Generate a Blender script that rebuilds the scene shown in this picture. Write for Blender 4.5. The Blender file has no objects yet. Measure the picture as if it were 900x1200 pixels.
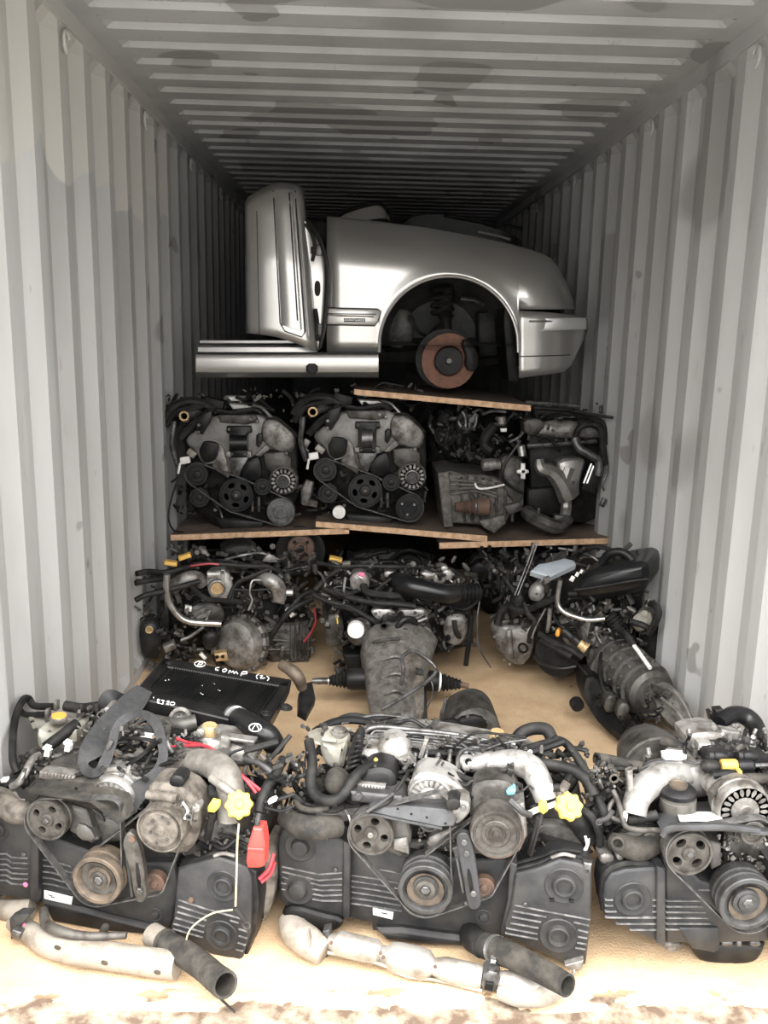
import bpy, bmesh, math, random
from mathutils import Vector as V, Matrix
from mathutils import noise as NZ
# ---------------------------------------------------------------- camera, sky, exposure
SC = bpy.context.scene
C = SC.collection
F, CX, CY, ROLL = 1020., 450., 600., .022          # focal length and centre in pixels of the 900x1200 photograph
CAM = V((-.164, -1.84, 1.65))
fy = V((420. - CX, 385. - CY, F)).normalized()      # container axes seen from the camera (right, down, forward)
fx = V((math.cos(ROLL), math.sin(ROLL), 0)); fx = (fx - fy * fx.dot(fy)).normalized()
fz = fx.cross(fy)
RIGHT = V((fx.x, fy.x, fz.x)); DOWN = V((fx.y, fy.y, fz.y)); FWD = V((fx.z, fy.z, fz.z))
cd = bpy.data.cameras.new('camera'); cam = bpy.data.objects.new('camera', cd); C.objects.link(cam)
cam.matrix_world = Matrix((RIGHT, -DOWN, -FWD)).transposed().to_4x4(); cam.location = CAM
cd.sensor_fit = 'AUTO'; cd.sensor_width = 36; cd.lens = F / 1200 * 36; cd.clip_start = .05
SC.camera = cam
w = bpy.data.worlds.new('overcast_sky'); SC.world = w; w.use_nodes = True
nt = w.node_tree; nt.nodes.clear()
no = nt.nodes.new('ShaderNodeOutputWorld'); bg = nt.nodes.new('ShaderNodeBackground')
tc = nt.nodes.new('ShaderNodeTexCoord'); sx = nt.nodes.new('ShaderNodeSeparateXYZ'); mr = nt.nodes.new('ShaderNodeMapRange')
mr.inputs['From Min'].default_value = 0; mr.inputs['From Max'].default_value = 1
mr.inputs['To Min'].default_value = .2; mr.inputs['To Max'].default_value = 1.75      # overcast sky: brighter towards the zenith
bg.inputs['Color'].default_value = (1, .985, .965, 1)
nt.links.new(tc.outputs['Generated'], sx.inputs[0]); nt.links.new(sx.outputs['Z'], mr.inputs['Value'])
nt.links.new(mr.outputs[0], bg.inputs['Strength']); nt.links.new(bg.outputs[0], no.inputs[0])
SC.view_settings.view_transform = 'Standard'; SC.view_settings.look = 'None'
SC.view_settings.gamma = 1; SC.view_settings.use_curve_mapping = False
SC.view_settings.exposure = 3.25
SC.cycles.max_bounces = 8; SC.cycles.diffuse_bounces = 4; SC.cycles.use_denoising = True
R = random.Random(7)
# ---------------------------------------------------------------- materials
def mat(name, c1, c2=None, rough=.5, metal=0., sc=25., bump=.15, lo=.42, hi=.62, bsc=None, coat=0., spec=.5, emit=None):
    m = bpy.data.materials.new(name); m.use_nodes = True
    t = m.node_tree; p = t.nodes['Principled BSDF']
    p.inputs['Base Color'].default_value = (*c1, 1); p.inputs['Roughness'].default_value = rough
    p.inputs['Metallic'].default_value = metal; p.inputs['Coat Weight'].default_value = coat
    p.inputs['Specular IOR Level'].default_value = spec
    co = t.nodes.new('ShaderNodeTexCoord')
    if c2:
        n = t.nodes.new('ShaderNodeTexNoise'); n.inputs['Scale'].default_value = sc; n.inputs['Detail'].default_value = 6
        n.inputs['Roughness'].default_value = .62
        r = t.nodes.new('ShaderNodeValToRGB'); r.color_ramp.elements[0].position = lo; r.color_ramp.elements[1].position = hi
        r.color_ramp.elements[0].color = (*c1, 1); r.color_ramp.elements[1].color = (*c2, 1)
        t.links.new(co.outputs['Object'], n.inputs['Vector']); t.links.new(n.outputs['Fac'], r.inputs[0])
        t.links.new(r.outputs[0], p.inputs['Base Color'])
    if bump:
        n2 = t.nodes.new('ShaderNodeTexNoise'); n2.inputs['Scale'].default_value = bsc or sc * 4; n2.inputs['Detail'].default_value = 4
        b = t.nodes.new('ShaderNodeBump'); b.inputs['Strength'].default_value = bump; b.inputs['Distance'].default_value = .004
        t.links.new(co.outputs['Object'], n2.inputs['Vector']); t.links.new(n2.outputs['Fac'], b.inputs['Height'])
        t.links.new(b.outputs[0], p.inputs['Normal'])
    return m
M = dict(
    cover=mat('black_cover_plastic', (.016, .0165, .018), (.036, .0345, .033), .5, 0, 9, .12, spec=.35),
    rib=mat('worn_rib_plastic', (.07, .07, .07), (.17, .165, .16), .55, 0, 40, .1),
    black=mat('black_plastic', (.007, .007, .008), (.019, .018, .017), .42, 0, 14, .1, spec=.25),
    gloss=mat('glossy_black_plastic', (.006, .006, .007), (.012, .012, .012), .28, 0, 9, .05, spec=.35),
    rubber=mat('black_rubber', (.008, .008, .008), (.024, .023, .021), .58, 0, 18, .12, spec=.22),
    dusty=mat('dusty_black_rubber', (.022, .021, .019), (.06, .054, .046), .75, 0, 15, .3, spec=.2),
    alu=mat('cast_aluminium', (.25, .24, .225), (.08, .07, .06), .5, .45, 18, .5, .42, .62),
    alub=mat('clean_cast_aluminium', (.36, .35, .335), (.13, .118, .1), .42, .5, 16, .4, .48, .66),
    alud=mat('oily_cast_aluminium', (.09, .085, .078), (.026, .024, .02), .5, .35, 16, .35),
    tan=mat('dusty_cast_aluminium', (.15, .132, .112), (.05, .043, .036), .7, .15, 22, .6, .4, .62, spec=.25),
    tier=mat('grey_cast_timing_case', (.2, .195, .185), (.1, .096, .088), .5, .3, 12, .25, .45, .68),
    grimy=mat('grimy_cast_case', (.165, .156, .142), (.05, .045, .039), .6, .25, 32, .7, .36, .7, spec=.3),
    shield=mat('silver_pressed_shield', (.3, .29, .275), (.2, .19, .175), .38, .7, 12, .15),
    smoke=mat('smoky_dirty_plastic', (.1, .094, .083), (.04, .036, .03), .5, 0, 14, .15),
    acase=mat('grey_gearbox_case', (.23, .222, .205), (.12, .113, .1), .5, .4, 22, .35),
    steel=mat('grey_steel', (.15, .15, .15), (.06, .056, .052), .42, .7, 25, .12),
    chrome=mat('bright_steel_tube', (.62, .62, .61), (.42, .41, .39), .28, .9, 20, .05),
    rust=mat('rusty_steel', (.135, .08, .055), (.08, .058, .046), .75, .2, 28, .35),
    disc=mat('rusted_brake_disc', (.17, .07, .038), (.11, .05, .032), .62, .2, 30, .15),
    pul=mat('worn_pulley_steel', (.09, .083, .074), (.036, .031, .026), .55, .4, 24, .2),
    pulb=mat('dark_pulley_steel', (.06, .06, .06), (.03, .028, .026), .5, .4, 22, .15),
    exh=mat('silver_heat_shield', (.36, .34, .31), (.17, .145, .115), .45, .55, 16, .3, .45, .68),
    runner=mat('stained_cast_runner', (.2, .188, .168), (.085, .074, .064), .6, .2, 16, .3, .42, .66),
    brown=mat('brown_dirty_steel', (.125, .096, .07), (.06, .048, .038), .6, .3, 26, .2),
    khaki=mat('pale_khaki_wire', (.42, .37, .22), None, .5, 0, 10, 0),
    exht=mat('sandy_exhaust_pipe', (.29, .26, .22), (.16, .135, .105), .7, .2, 14, .35, .45, .65),
    tank=mat('grimy_plastic_tank', (.3, .29, .25), (.16, .145, .115), .5, 0, 12, .1),
    yellow=mat('yellow_plastic', (.56, .42, .07), (.46, .33, .06), .5, 0, 20, .05),
    mustard=mat('mustard_plastic', (.6, .36, .06), (.45, .27, .07), .5, 0, 30, .05),
    orange=mat('orange_cap_plastic', (.78, .34, .06), None, .45, 0, 20, .03),
    red=mat('red_plastic', (.5, .05, .04), (.4, .05, .04), .45, 0, 20, .05),
    redw=mat('red_wire', (.33, .03, .04), None, .4, 0, 20, 0),
    white=mat('white_plastic', (.78, .77, .74), (.62, .6, .56), .45, 0, 30, .03),
    label=mat('white_paper_label', (.62, .62, .6), (.52, .51, .48), .6, 0, 40, .02),
    ink=mat('black_print', (.03, .03, .03), None, .6, 0, 10, 0),
    mark=mat('white_paint_marker', (.85, .85, .85), None, .6, 0, 10, 0),
    pink=mat('pink_paint_mark', (.75, .16, .3), None, .6, 0, 10, 0),
    blue=mat('blue_connector_plastic', (.12, .3, .42), None, .45, 0, 10, .03),
    brass=mat('tan_brass', (.5, .36, .19), (.33, .22, .11), .5, .3, 30, .15),
    belt=mat('drive_belt_rubber', (.035, .034, .033), (.09, .085, .08), .6, 0, 40, .1),
    guard=mat('grey_painted_bracket', (.05, .051, .054), (.03, .0295, .029), .5, .2, 14, .15, spec=.3),
    web=mat('grey_webbing', (.036, .036, .037), (.024, .024, .025), .75, 0, 60, .3, bsc=300),
    core=mat('black_heat_exchanger', (.006, .006, .0065), (.014, .0135, .013), .38, .1, 10, .1, spec=.3),
    paint=mat('silver_car_paint', (.52, .51, .49), (.5, .49, .47), .3, .75, 3, 0, coat=.6),
    trimg=mat('satin_silver_trim', (.5, .5, .49), None, .33, .7, 3, 0),
    liner=mat('dark_wheel_liner', (.02, .02, .02), (.045, .043, .04), .65, 0, 8, .1),
    greyp=mat('blue_grey_plastic_lid', (.26, .29, .32), (.22, .24, .26), .5, 0, 10, .05),
    wood=mat('brown_plywood_face', (.14, .1, .075), (.08, .058, .045), .7, 0, 6, .2),
    ply=mat('plywood_edge', (.6, .4, .25), (.42, .26, .15), .75, 0, 30, .25),
    dark=mat('oily_black_iron', (.006, .006, .006), (.017, .016, .014), .5, .1, 14, .25, spec=.2),
)
def rgb(o, k): o.data.materials.clear(); o.data.materials.append(M[k])
# ---------------------------------------------------------------- mesh builder
def cr(pts, k=5):                                       # smooth path through points
    if len(pts) < 3: return [V(p) for p in pts]
    P = [V(p) for p in pts]; P = [P[0] * 2 - P[1]] + P + [P[-1] * 2 - P[-2]]; out = []
    for i in range(1, len(P) - 2):
        a, b, c, d = P[i - 1:i + 3]
        for j in range(k):
            t = j / k
            out.append(.5 * ((2 * b) + (c - a) * t + (2 * a - 5 * b + 4 * c - d) * t * t + (3 * b - a - 3 * c + d) * t ** 3))
    out.append(P[-2]); return out
def perp(a):
    a = a.normalized(); h = V((0, 0, 1)) if abs(a.z) < .9 else V((1, 0, 0))
    u = h.cross(a).normalized(); return u, a.cross(u)
class B:
    def __init__(s): s.v = []; s.f = []
    def add(s, v, f):
        n = len(s.v); s.v += [V(p) for p in v]; s.f += [[i + n for i in q] for q in f]
    def rings(s, R_, cap=True, closed=False):
        n = len(R_[0]); v = [p for r in R_ for p in r]; f = []
        k = len(R_)
        for i in range(k if closed else k - 1):
            for j in range(n):
                a, b = i * n + j, i * n + (j + 1) % n; c, d = ((i + 1) % k) * n + (j + 1) % n, ((i + 1) % k) * n + j
                f.append([a, b, c, d])
        if cap and not closed: f.append(list(range(n))[::-1]); f.append(list(range((k - 1) * n, k * n)))
        s.add(v, f)
    def tube(s, pts, r, n=8, k=5, hollow=False, flat=1.):
        P = cr(pts, k)
        rr = r if isinstance(r, (list, tuple)) else None
        R_ = []; u = None; m = len(P)
        for i, p in enumerate(P):
            t = (P[min(i + 1, m - 1)] - P[max(i - 1, 0)])
            t = t.normalized() if t.length > 1e-9 else V((0, 0, 1))
            if u is None: u, w_ = perp(t)
            else:
                u = (u - t * u.dot(t)); u = u.normalized() if u.length > 1e-6 else perp(t)[0]
                w_ = t.cross(u)
            if rr:
                q = i / max(1, m - 1) * (len(rr) - 1); a = min(int(q), len(rr) - 2); ra = rr[a] + (rr[a + 1] - rr[a]) * (q - a)
            else: ra = r
            R_.append([p + u * (ra * math.cos(2 * math.pi * j / n)) + w_ * (ra * flat * math.sin(2 * math.pi * j / n)) for j in range(n)])
        if hollow:
            t = (P[-1] - P[-2]).normalized(); c = P[-1]
            R_.append([c + (q - c) * .8 for q in R_[m - 1]]); R_.append([c + (q - c) * .8 - t * ra * 2.5 for q in R_[m - 1]])
        s.rings(R_)
    def lathe(s, c, ax, prof, n=24):
        c = V(c); ax = V(ax).normalized(); u, w_ = perp(ax); R_ = []
        for r, h in prof:
            r = max(r, 1e-5)
            R_.append([c + ax * h + u * (r * math.cos(2 * math.pi * j / n)) + w_ * (r * math.sin(2 * math.pi * j / n)) for j in range(n)])
        s.rings(R_)
    def holed(s, c, ax, ri, ro, k, ha=.3, hr=.36, t=.02, h=0., ph=0.):
        c = V(c); ax = V(ax).normalized(); u, w_ = perp(ax)
        for i in range(k):
            A, E_, D_ = [], [], []
            for j in range(16):
                th = 2 * math.pi * j / 16; x, y = math.cos(th), math.sin(th); q = max(abs(x), abs(y))
                for (px, py), L, hh in (((x / q * .5, y / q * .5), A, h), ((x * ha, y * hr), E_, h), ((x * ha, y * hr), D_, h - t)):
                    an = (i + .5 + px) * 2 * math.pi / k + ph; ra = ri + (ro - ri) * (py + .5)
                    L.append(c + ax * hh + u * ra * math.cos(an) + w_ * ra * math.sin(an))
            s.rings([A, E_, D_], cap=False)
    def box(s, c, x, y, z):                              # centre and three half-axis vectors
        c = V(c); v = [c + x * i + y * j + z * k for i in (-1, 1) for j in (-1, 1) for k in (-1, 1)]
        s.add(v, [[0, 1, 3, 2], [4, 6, 7, 5], [0, 4, 5, 1], [2, 3, 7, 6], [0, 2, 6, 4], [1, 5, 7, 3]])
    def prism(s, P, d, bev=0.):                          # front polygon P, extruded by vector d, front edge bevelled
        n = len(P); P = [V(p) for p in P]
        if bev <= 0: s.rings([P, [p + d for p in P]]); return
        nd = d.normalized(); In = []
        ar = sum(((P[i] - P[0]).cross(P[(i + 1) % n] - P[0])).dot(nd) for i in range(n))
        sg = 1 if ar > 0 else -1
        for i in range(n):
            a = (P[i] - P[i - 1]).normalized(); b = (P[(i + 1) % n] - P[i]).normalized()
            na, nb = nd.cross(a) * sg, nd.cross(b) * sg; q = na + nb
            if q.length < 1e-4: q = na
            q = q.normalized(); In.append(P[i] + q * min(bev / max(q.dot(na), .5), bev * 2))
        s.rings([In, [p * .4 + (q + nd * bev) * 0 + (q) * .6 + nd * bev * .3 for p, q in zip(P, In)], [p + nd * bev for p in P], [p + d for p in P]])
    def obj(s, name, m, parent=None, ang=40, label=None, kind=None):
        me = bpy.data.meshes.new(name); o0 = root_loc(parent)
        me.from_pydata([p - o0 for p in s.v], [], s.f)
        bm = bmesh.new(); bm.from_mesh(me); bmesh.ops.recalc_face_normals(bm, faces=bm.faces); bm.to_mesh(me); bm.free()
        me.materials.append(M[m] if isinstance(m, str) else m)
        me.shade_smooth(); me.set_sharp_from_angle(angle=math.radians(ang))
        o = bpy.data.objects.new(name, me); C.objects.link(o)
        if parent: o.parent = parent
        if label: o['label'] = label
        if kind: o['kind'] = kind
        return o
def root_loc(p):
    q = V((0, 0, 0))
    while p: q = q + p.location; p = p.parent
    return q
def thing(name, label, cat, loc, group=None):
    o = bpy.data.objects.new(name, None); C.objects.link(o); o.location = loc; o.empty_display_size = .1
    o['label'] = label; o['category'] = cat
    if group: o['group'] = group
    return o
def tag(o, label, cat, group=None):
    o['label'] = label; o['category'] = cat
    if group: o['group'] = group
    return o
def ray(px, py):
    return RIGHT * ((px - CX) / F) + DOWN * ((py - CY) / F) + FWD
def chaik(P, k):
    for _ in range(k):
        Q = []
        for i in range(len(P)):
            a, b = P[i], P[(i + 1) % len(P)]
            Q += [tuple(x * .75 + y * .25 for x, y in zip(a, b)), tuple(x * .25 + y * .75 for x, y in zip(a, b))]
        P = Q
    return P
def hull(P):
    P = sorted(set(P)); cr_ = lambda o, a, b: (a[0] - o[0]) * (b[1] - o[1]) - (a[1] - o[1]) * (b[0] - o[0])
    def half(Q):
        H = []
        for p in Q:
            while len(H) > 1 and cr_(H[-2], H[-1], p) <= 0: H.pop()
            H.append(p)
        return H[:-1]
    return half(P) + half(P[::-1])
PROF = dict(
    crank=[(0, -1.), (.93, -1.), (1, -.95), (1, -.62), (.9, -.58), (.9, -.5), (1, -.46), (1, -.36), (.93, -.33), (.93, -.27), (1, -.24), (1, -.03), (.97, 0), (.84, 0), (.8, -.06), (.77, -.27), (.5, -.3), (.47, -.12), (.33, -.1), (.31, -.22), (0, -.22)],
    clutch=[(0, -1), (.98, -1), (1, -.95), (1, -.1), (.97, 0), (.9, 0), (.88, -.06), (.8, -.06), (.78, -.02), (.55, -.02), (.52, -.1), (.4, -.1), (.38, -.02), (.2, -.02), (.18, .04), (0, .04)],
    plain=[(0, -.8), (.95, -.8), (1, -.75), (1, -.06), (.95, 0), (.75, 0), (.7, -.1), (.35, -.1), (.3, .05), (.16, .08), (0, .08)],
    boss=[(1, -.02), (1, .03), (.95, .09), (.86, .06), (.62, .03), (.57, .2), (.5, .25), (.4, .22), (.36, .1), (0, .1)],
    bossn=[(1, -.02), (1, .03), (.93, .07), (.84, .04), (.6, .03), (.55, .16), (.48, .3), (.4, .33), (0, .33)],
    cap=[(1, -.9), (1, -.1), (.92, 0), (.6, 0), (.55, .12), (.3, .15), (0, .15)],
    cyl=[(.96, -1), (1, -.95), (1, -.05), (.95, 0), (0, 0)],
    ring=[(.6, -.5), (1, -.5), (1, -.05), (.95, 0), (.68, 0), (.62, -.1), (.6, -.5), (0, -.5)],
    bolt=[(1, -.6), (1, .35), (.85, .5), (0, .5)],
    dome=[(1, -1.), (1, -.3), (.96, 0), (.83, .28), (.6, .48), (.32, .58), (0, .62)],
)
class Fr:                                               # a plane in the room: pixel + depth behind the plane -> point
    def __init__(s, x, y, yaw, root, auto=None, nrm=None, z=0):
        s.o = V((x, y, z)); s.u = V((math.cos(yaw), math.sin(yaw), 0)); s.n = V((-math.sin(yaw), math.cos(yaw), 0)) if nrm is None else V(nrm).normalized()
        s.root = root; s.auto = auto or (lambda py: 0.)
    def at(s, px, py, off=None):
        if off is None: off = s.auto(py)
        r = ray(px, py); return CAM + r * ((s.o + s.n * off - CAM).dot(s.n) / r.dot(s.n))
    def m(s, p): return (p - CAM).dot(FWD) / F
    def P(s, q): return s.at(*q)
    def t(s, name, m, r, pts, n=8, hollow=False, parent=None, label=None, k=5, kind=None):
        P = [s.at(*q) for q in pts]; mm = s.m(P[0]); b = B()
        b.tube(P, [x * mm for x in r] if isinstance(r, (list, tuple)) else r * mm, n, k, hollow)
        return b.obj(name, m, parent or s.root, label=label, kind=kind)
    def ax(s, tilt=(0, 0)): return (-s.n + s.u * tilt[0] + V((0, 0, tilt[1]))).normalized()
    def d(s, name, m, px, py, r, off=None, prof='plain', tilt=(0, 0), t=1., n=28, parent=None, label=None, bolt=None):
        c = s.at(px, py, off); mm = s.m(c) * r; b = B()
        b.lathe(c, s.ax(tilt), [(q * mm, h * mm * t) for q, h in (PROF[prof] if isinstance(prof, str) else prof)], n)
        o = b.obj(name, m, parent or s.root, 35, label=label)
        if bolt:
            b = B(); b.lathe(c - s.ax(tilt) * mm * t * .12, s.ax(tilt), [(q * mm * bolt[1], h * mm * bolt[1]) for q, h in PROF['bolt']], 6); b.obj('bolt', bolt[0], o, 20)
        return o
    def wheel(s, name, m, px, py, r, off, k=5, tilt=(0, 0), t=.8, bm='steel', ph=.2, ha=.3, hr=.34):
        c = s.at(px, py, off); mm = s.m(c) * r; ax = s.ax(tilt); b = B()
        b.lathe(c, ax, [(q * mm, h * mm) for q, h in [(.86, -t), (1, -t), (1, -.55 * t), (.93, -.5 * t), (.93, -.4 * t), (1, -.35 * t), (1, -.05), (.97, 0), (.88, 0), (.86, -.1), (.86, -t)]], 32)
        b.lathe(c, ax, [(q * mm, h * mm) for q, h in [(.32, -t), (.32, -.06), (.28, 0), (.14, .02), (0, .02)]], 24)
        b.holed(c, ax, .32 * mm, .87 * mm, k, ha, hr, .25 * mm, -.1 * mm, ph)
        o = b.obj(name, m, s.root, 35)
        b = B(); b.lathe(c + ax * mm * .02, ax, [(q * mm * .14, h * mm * .14) for q, h in PROF['bolt']], 6); b.obj('bolt', bm, o, 20)
        return o
    def alt(s, name, m, px, py, r, off, k=18, tilt=(0, 0), depth=1.1, pul=None, ph=0):
        c = s.at(px, py, off); mm = s.m(c) * r; ax = s.ax(tilt); b = B()
        b.lathe(c, ax, [(q * mm, h * mm) for q, h in [(.8, -depth), (.95, -depth * .95), (1, -depth * .6), (1.04, -depth * .55), (1.04, -depth * .45), (1, -depth * .4), (1, -.2), (.95, -.05), (.9, 0)]], 36)
        b.holed(c, ax, .52 * mm, .91 * mm, k, .34, .4, .1 * mm, 0, ph)
        b.lathe(c, ax, [(q * mm, h * mm) for q, h in [(.53, -.02), (.5, .08), (.3, .12), (.26, .2), (0, .2)]], 24)
        o = b.obj(name, m, s.root, 35)
        b = B(); b.lathe(c - ax * .12 * mm, ax, [(.93 * mm, 0), (0, 0)], 24); b.obj('rotor', 'dark', o)
        if pul:
            b = B(); b.lathe(c + ax * mm * .55, ax, [(q * mm * pul, h * mm * pul) for q, h in PROF['plain']], 24); b.obj('pulley', 'pulb', o)
        return o
    def p(s, name, m, poly, off, depth, bev=.004, rnd=0, parent=None, label=None, extra=None, kind=None):
        if rnd: poly = chaik(poly, rnd)
        if len(poly[0]) == 2: P = [s.at(x, y, off) for x, y in poly]
        else: P = [s.at(*q) for q in poly]
        b = B(); b.prism(P, s.n * depth, bev)
        if extra: extra(b)
        return b.obj(name, m, parent or s.root, 38, label=label, kind=kind)
    def r(s, name, m, px, py, w_, h_, off=None, depth=.03, rot=0, bev=.003, parent=None, label=None, rnd=0):
        if off is None: off = s.auto(py)
        a = math.radians(rot); ca, sa = math.cos(a), math.sin(a)
        poly = [(px + x * w_ / 2 * ca - y * h_ / 2 * sa, py + x * w_ / 2 * sa + y * h_ / 2 * ca) for x, y in ((-1, -1), (1, -1), (1, 1), (-1, 1))]
        return s.p(name, m, poly, off, depth, bev, rnd, parent, label)
    def belt(s, circ, off, width=.02, th=1.6, name='drive_belt', m='belt'):
        pts = [(x + r * math.cos(2 * math.pi * j / 40), y + r * math.sin(2 * math.pi * j / 40)) for x, y, r in circ for j in range(40)]
        H = hull(pts); P = [s.at(x, y, off) for x, y in H]; cc = sum(P, V((0, 0, 0))) / len(P); b = B(); rr = []
        for i, p in enumerate(P):
            t = (P[(i + 1) % len(P)] - P[i - 1]).normalized(); o = s.n.cross(t)
            if o.dot(p - cc) < 0: o = -o
            o = o.normalized() * th * s.m(p); w_ = s.n * width
            rr.append([p + o, p + o + w_, p + w_, p])
        b.rings(rr, closed=True); return b.obj(name, m, s.root, 50)
    def strip(s, name, m, E_, th=.003, parent=None, k=4, label=None):
        L = cr([s.at(a, b_, o) for a, b_, c, d, o in E_], k); Q = cr([s.at(c, d, o) for a, b_, c, d, o in E_], k); b = B(); rr = []
        for i in range(len(L)):
            t = L[min(i + 1, len(L) - 1)] - L[max(0, i - 1)]; nn = t.cross(Q[i] - L[i]); nn = nn.normalized() * th if nn.length > 1e-9 else s.n * th
            rr.append([L[i], Q[i], Q[i] + nn, L[i] + nn])
        b.rings(rr); return b.obj(name, m, parent or s.root, 50, label=label)
    def ribs(s, rows, off, th=.0045, wpx=1.0, m='rib', parent=None, name='raised_ribs'):
        b = B()
        for q in rows:
            for a, c in zip(q[:-1], q[1:]):
                p0, p1 = s.at(*a, off), s.at(*c, off); h = (p1 - p0) / 2; z = s.n.cross(h).normalized() * wpx * s.m(p0) * .5
                b.box((p0 + p1) / 2, h * 1.01, z, s.n * th)
        return b.obj(name, m, parent or s.root, 30)
    def boot(s, name, m, p0, p1, r0, r1, k, parent=None):
        a, c = s.at(*p0), s.at(*p1); mm = s.m(a); b = B(); L = (c - a).length; pr = [(0, 0)]
        for i in range(k * 2 + 1):
            f = i / (2 * k); r = r0 + (r1 - r0) * f; pr.append((r * mm * (1 if i % 2 == 0 else .72), L * f))
        pr.append((0, L)); b.lathe(a, c - a, pr, 20); return b.obj(name, m, parent or s.root, 50)
    def bar(s, name, m, p0, p1, prof, n=20, parent=None, label=None, px=True):      # lathe along an axis: (radius px, fraction)
        a, c = s.at(*p0), s.at(*p1); mm = s.m(a); b = B(); b.lathe(a, c - a, [(r * mm, h * (c - a).length) for r, h in prof], n)
        return b.obj(name, m, parent or s.root, 38, label=label)
    def bolts(s, pts, r=2.4, m='steel', off=0., name='bolt'):
        for q in pts: s.d(name, m, q[0], q[1], r, q[2] if len(q) > 2 else off, 'bolt', n=6)
    def clut(s, seed, x0, y0, x1, y1, o0, o1, nh, nf, mats=('rubber', 'black', 'rubber', 'dark', 'steel'), rr=(1.6, 3.6), fm='alud', sz=(2, 6)):
        q = random.Random(seed); pt = lambda: (q.uniform(x0, x1), q.uniform(y0, y1))
        for i in range(nh):
            a, c = pt(), pt()
            L = math.hypot(c[0] - a[0], c[1] - a[1]); f = min(1, (x1 - x0) * .45 / max(L, 1)); c = (a[0] + (c[0] - a[0]) * f, a[1] + (c[1] - a[1]) * f)
            o = q.uniform(o0, o1); k = q.uniform(-.25, .25); h = [a]
            for g in (.33, .66): h.append((a[0] + (c[0] - a[0]) * g - (c[1] - a[1]) * k * q.uniform(.3, 1.4), a[1] + (c[1] - a[1]) * g + (c[0] - a[0]) * k * q.uniform(.3, 1.4)))
            h.append(c); r = q.uniform(*rr)
            s.t('hose' if r > 2.3 else 'cable', q.choice(mats), r, [(x, y, o + q.uniform(-.02, .02)) for x, y in h], 7, k=4)
        b = B()
        for i in range(nf):
            x, y = pt(); p = s.at(x, y, q.uniform(o0, o1)); mm = s.m(p) * q.uniform(*sz)
            ax = V((q.gauss(0, 1), q.gauss(0, 1), q.gauss(0, 1))).normalized(); u, v_ = perp(ax)
            if q.random() < .62: b.lathe(p, ax, [(0, -mm), (mm * .5, -mm), (mm * .5, mm * .2), (mm * .62, mm * .25), (mm * .62, mm * .5), (mm * .35, mm * .55), (mm * .35, mm), (0, mm)], 8)
            else: b.box(p, ax * mm * q.uniform(.6, 1.6), u * mm * q.uniform(.12, .45), v_ * mm * q.uniform(.25, .7))
        if nf: b.obj('small_fittings', fm, s.root, 30, kind='stuff')
# ---------------------------------------------------------------- container shell
XL, XR, ZT, YB = -1.175, 1.175, 2.69, 12.0
def struct(o): o['kind'] = 'structure'; return o
def wallmat(name, patch, patch2=(.7, .71)):
    m = bpy.data.materials.new(name); m.use_nodes = True; t = m.node_tree; p = t.nodes['Principled BSDF']; L = t.links.new; N = t.nodes.new
    p.inputs['Roughness'].default_value = .62
    co = N('ShaderNodeTexCoord'); mp = N('ShaderNodeMapping'); mp.inputs['Scale'].default_value = (1, 1, .25); L(co.outputs['Object'], mp.inputs[0])
    def noise(sc, src, det=5):
        n = N('ShaderNodeTexNoise'); n.inputs['Scale'].default_value = sc; n.inputs['Detail'].default_value = det; L(src, n.inputs['Vector']); return n.outputs['Fac']
    def ramp(src, a, b):
        r = N('ShaderNodeMapRange'); r.inputs['From Min'].default_value = a; r.inputs['From Max'].default_value = b; L(src, r.inputs['Value']); return r.outputs[0]
    def mix(f, a, b):
        x = N('ShaderNodeMix'); x.data_type = 'RGBA'; L(f, x.inputs['Factor'])
        for v_, i in ((a, 6), (b, 7)):
            if isinstance(v_, tuple): x.inputs[i].default_value = (*v_, 1)
            else: L(v_, x.inputs[i])
        return x.outputs[2]
    c = mix(ramp(noise(2.2, mp.outputs[0]), .35, .7), (.43, .431, .424), (.285, .283, .275))
    c = mix(ramp(noise(30, mp.outputs[0]), .66, .72), c, (.3, .29, .28))                          # scuffs
    if patch:                                                                                    # paler repainted patches with their own edges
        sx = N('ShaderNodeSeparateXYZ'); L(co.outputs['Object'], sx.inputs[0])
        n = noise(3.6, co.outputs['Object'], 1)
        a = N('ShaderNodeMath'); a.operation = 'MULTIPLY_ADD'; L(n, a.inputs[0]); a.inputs[1].default_value = .5; L(sx.outputs[patch[0]], a.inputs[2])
        f = ramp(a.outputs[0], patch[1], patch[1] + .012)
        b = N('ShaderNodeMath'); b.operation = 'LESS_THAN'; L(sx.outputs['Y'], b.inputs[0]); b.inputs[1].default_value = patch[2]
        g = N('ShaderNodeMath'); g.operation = 'MULTIPLY'; L(f, g.inputs[0]); L(b.outputs[0], g.inputs[1])
        c = mix(g.outputs[0], c, patch[3])
    n2 = noise(2.6, co.outputs['Object'], 3)
    c = mix(ramp(n2, .67, .68), c, (.23, .226, .218))
    n3 = noise(1.5, co.outputs['Object'], 1)
    c = mix(ramp(n3, *patch2), c, (.25, .246, .238))
    L(c, p.inputs['Base Color'])
    b = N('ShaderNodeBump'); b.inputs['Strength'].default_value = .25; b.inputs['Distance'].default_value = .01
    L(noise(7, mp.outputs[0]), b.inputs['Height']); L(b.outputs[0], p.inputs['Normal'])
    return m
WL = wallmat('wall_paint_left', ('Z', 2.42, 3.05, (.45, .437, .405))); WR = wallmat('wall_paint_right', None, (.62, .66)); WC = wallmat('ceiling_paint', None, (.575, .585))
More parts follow.
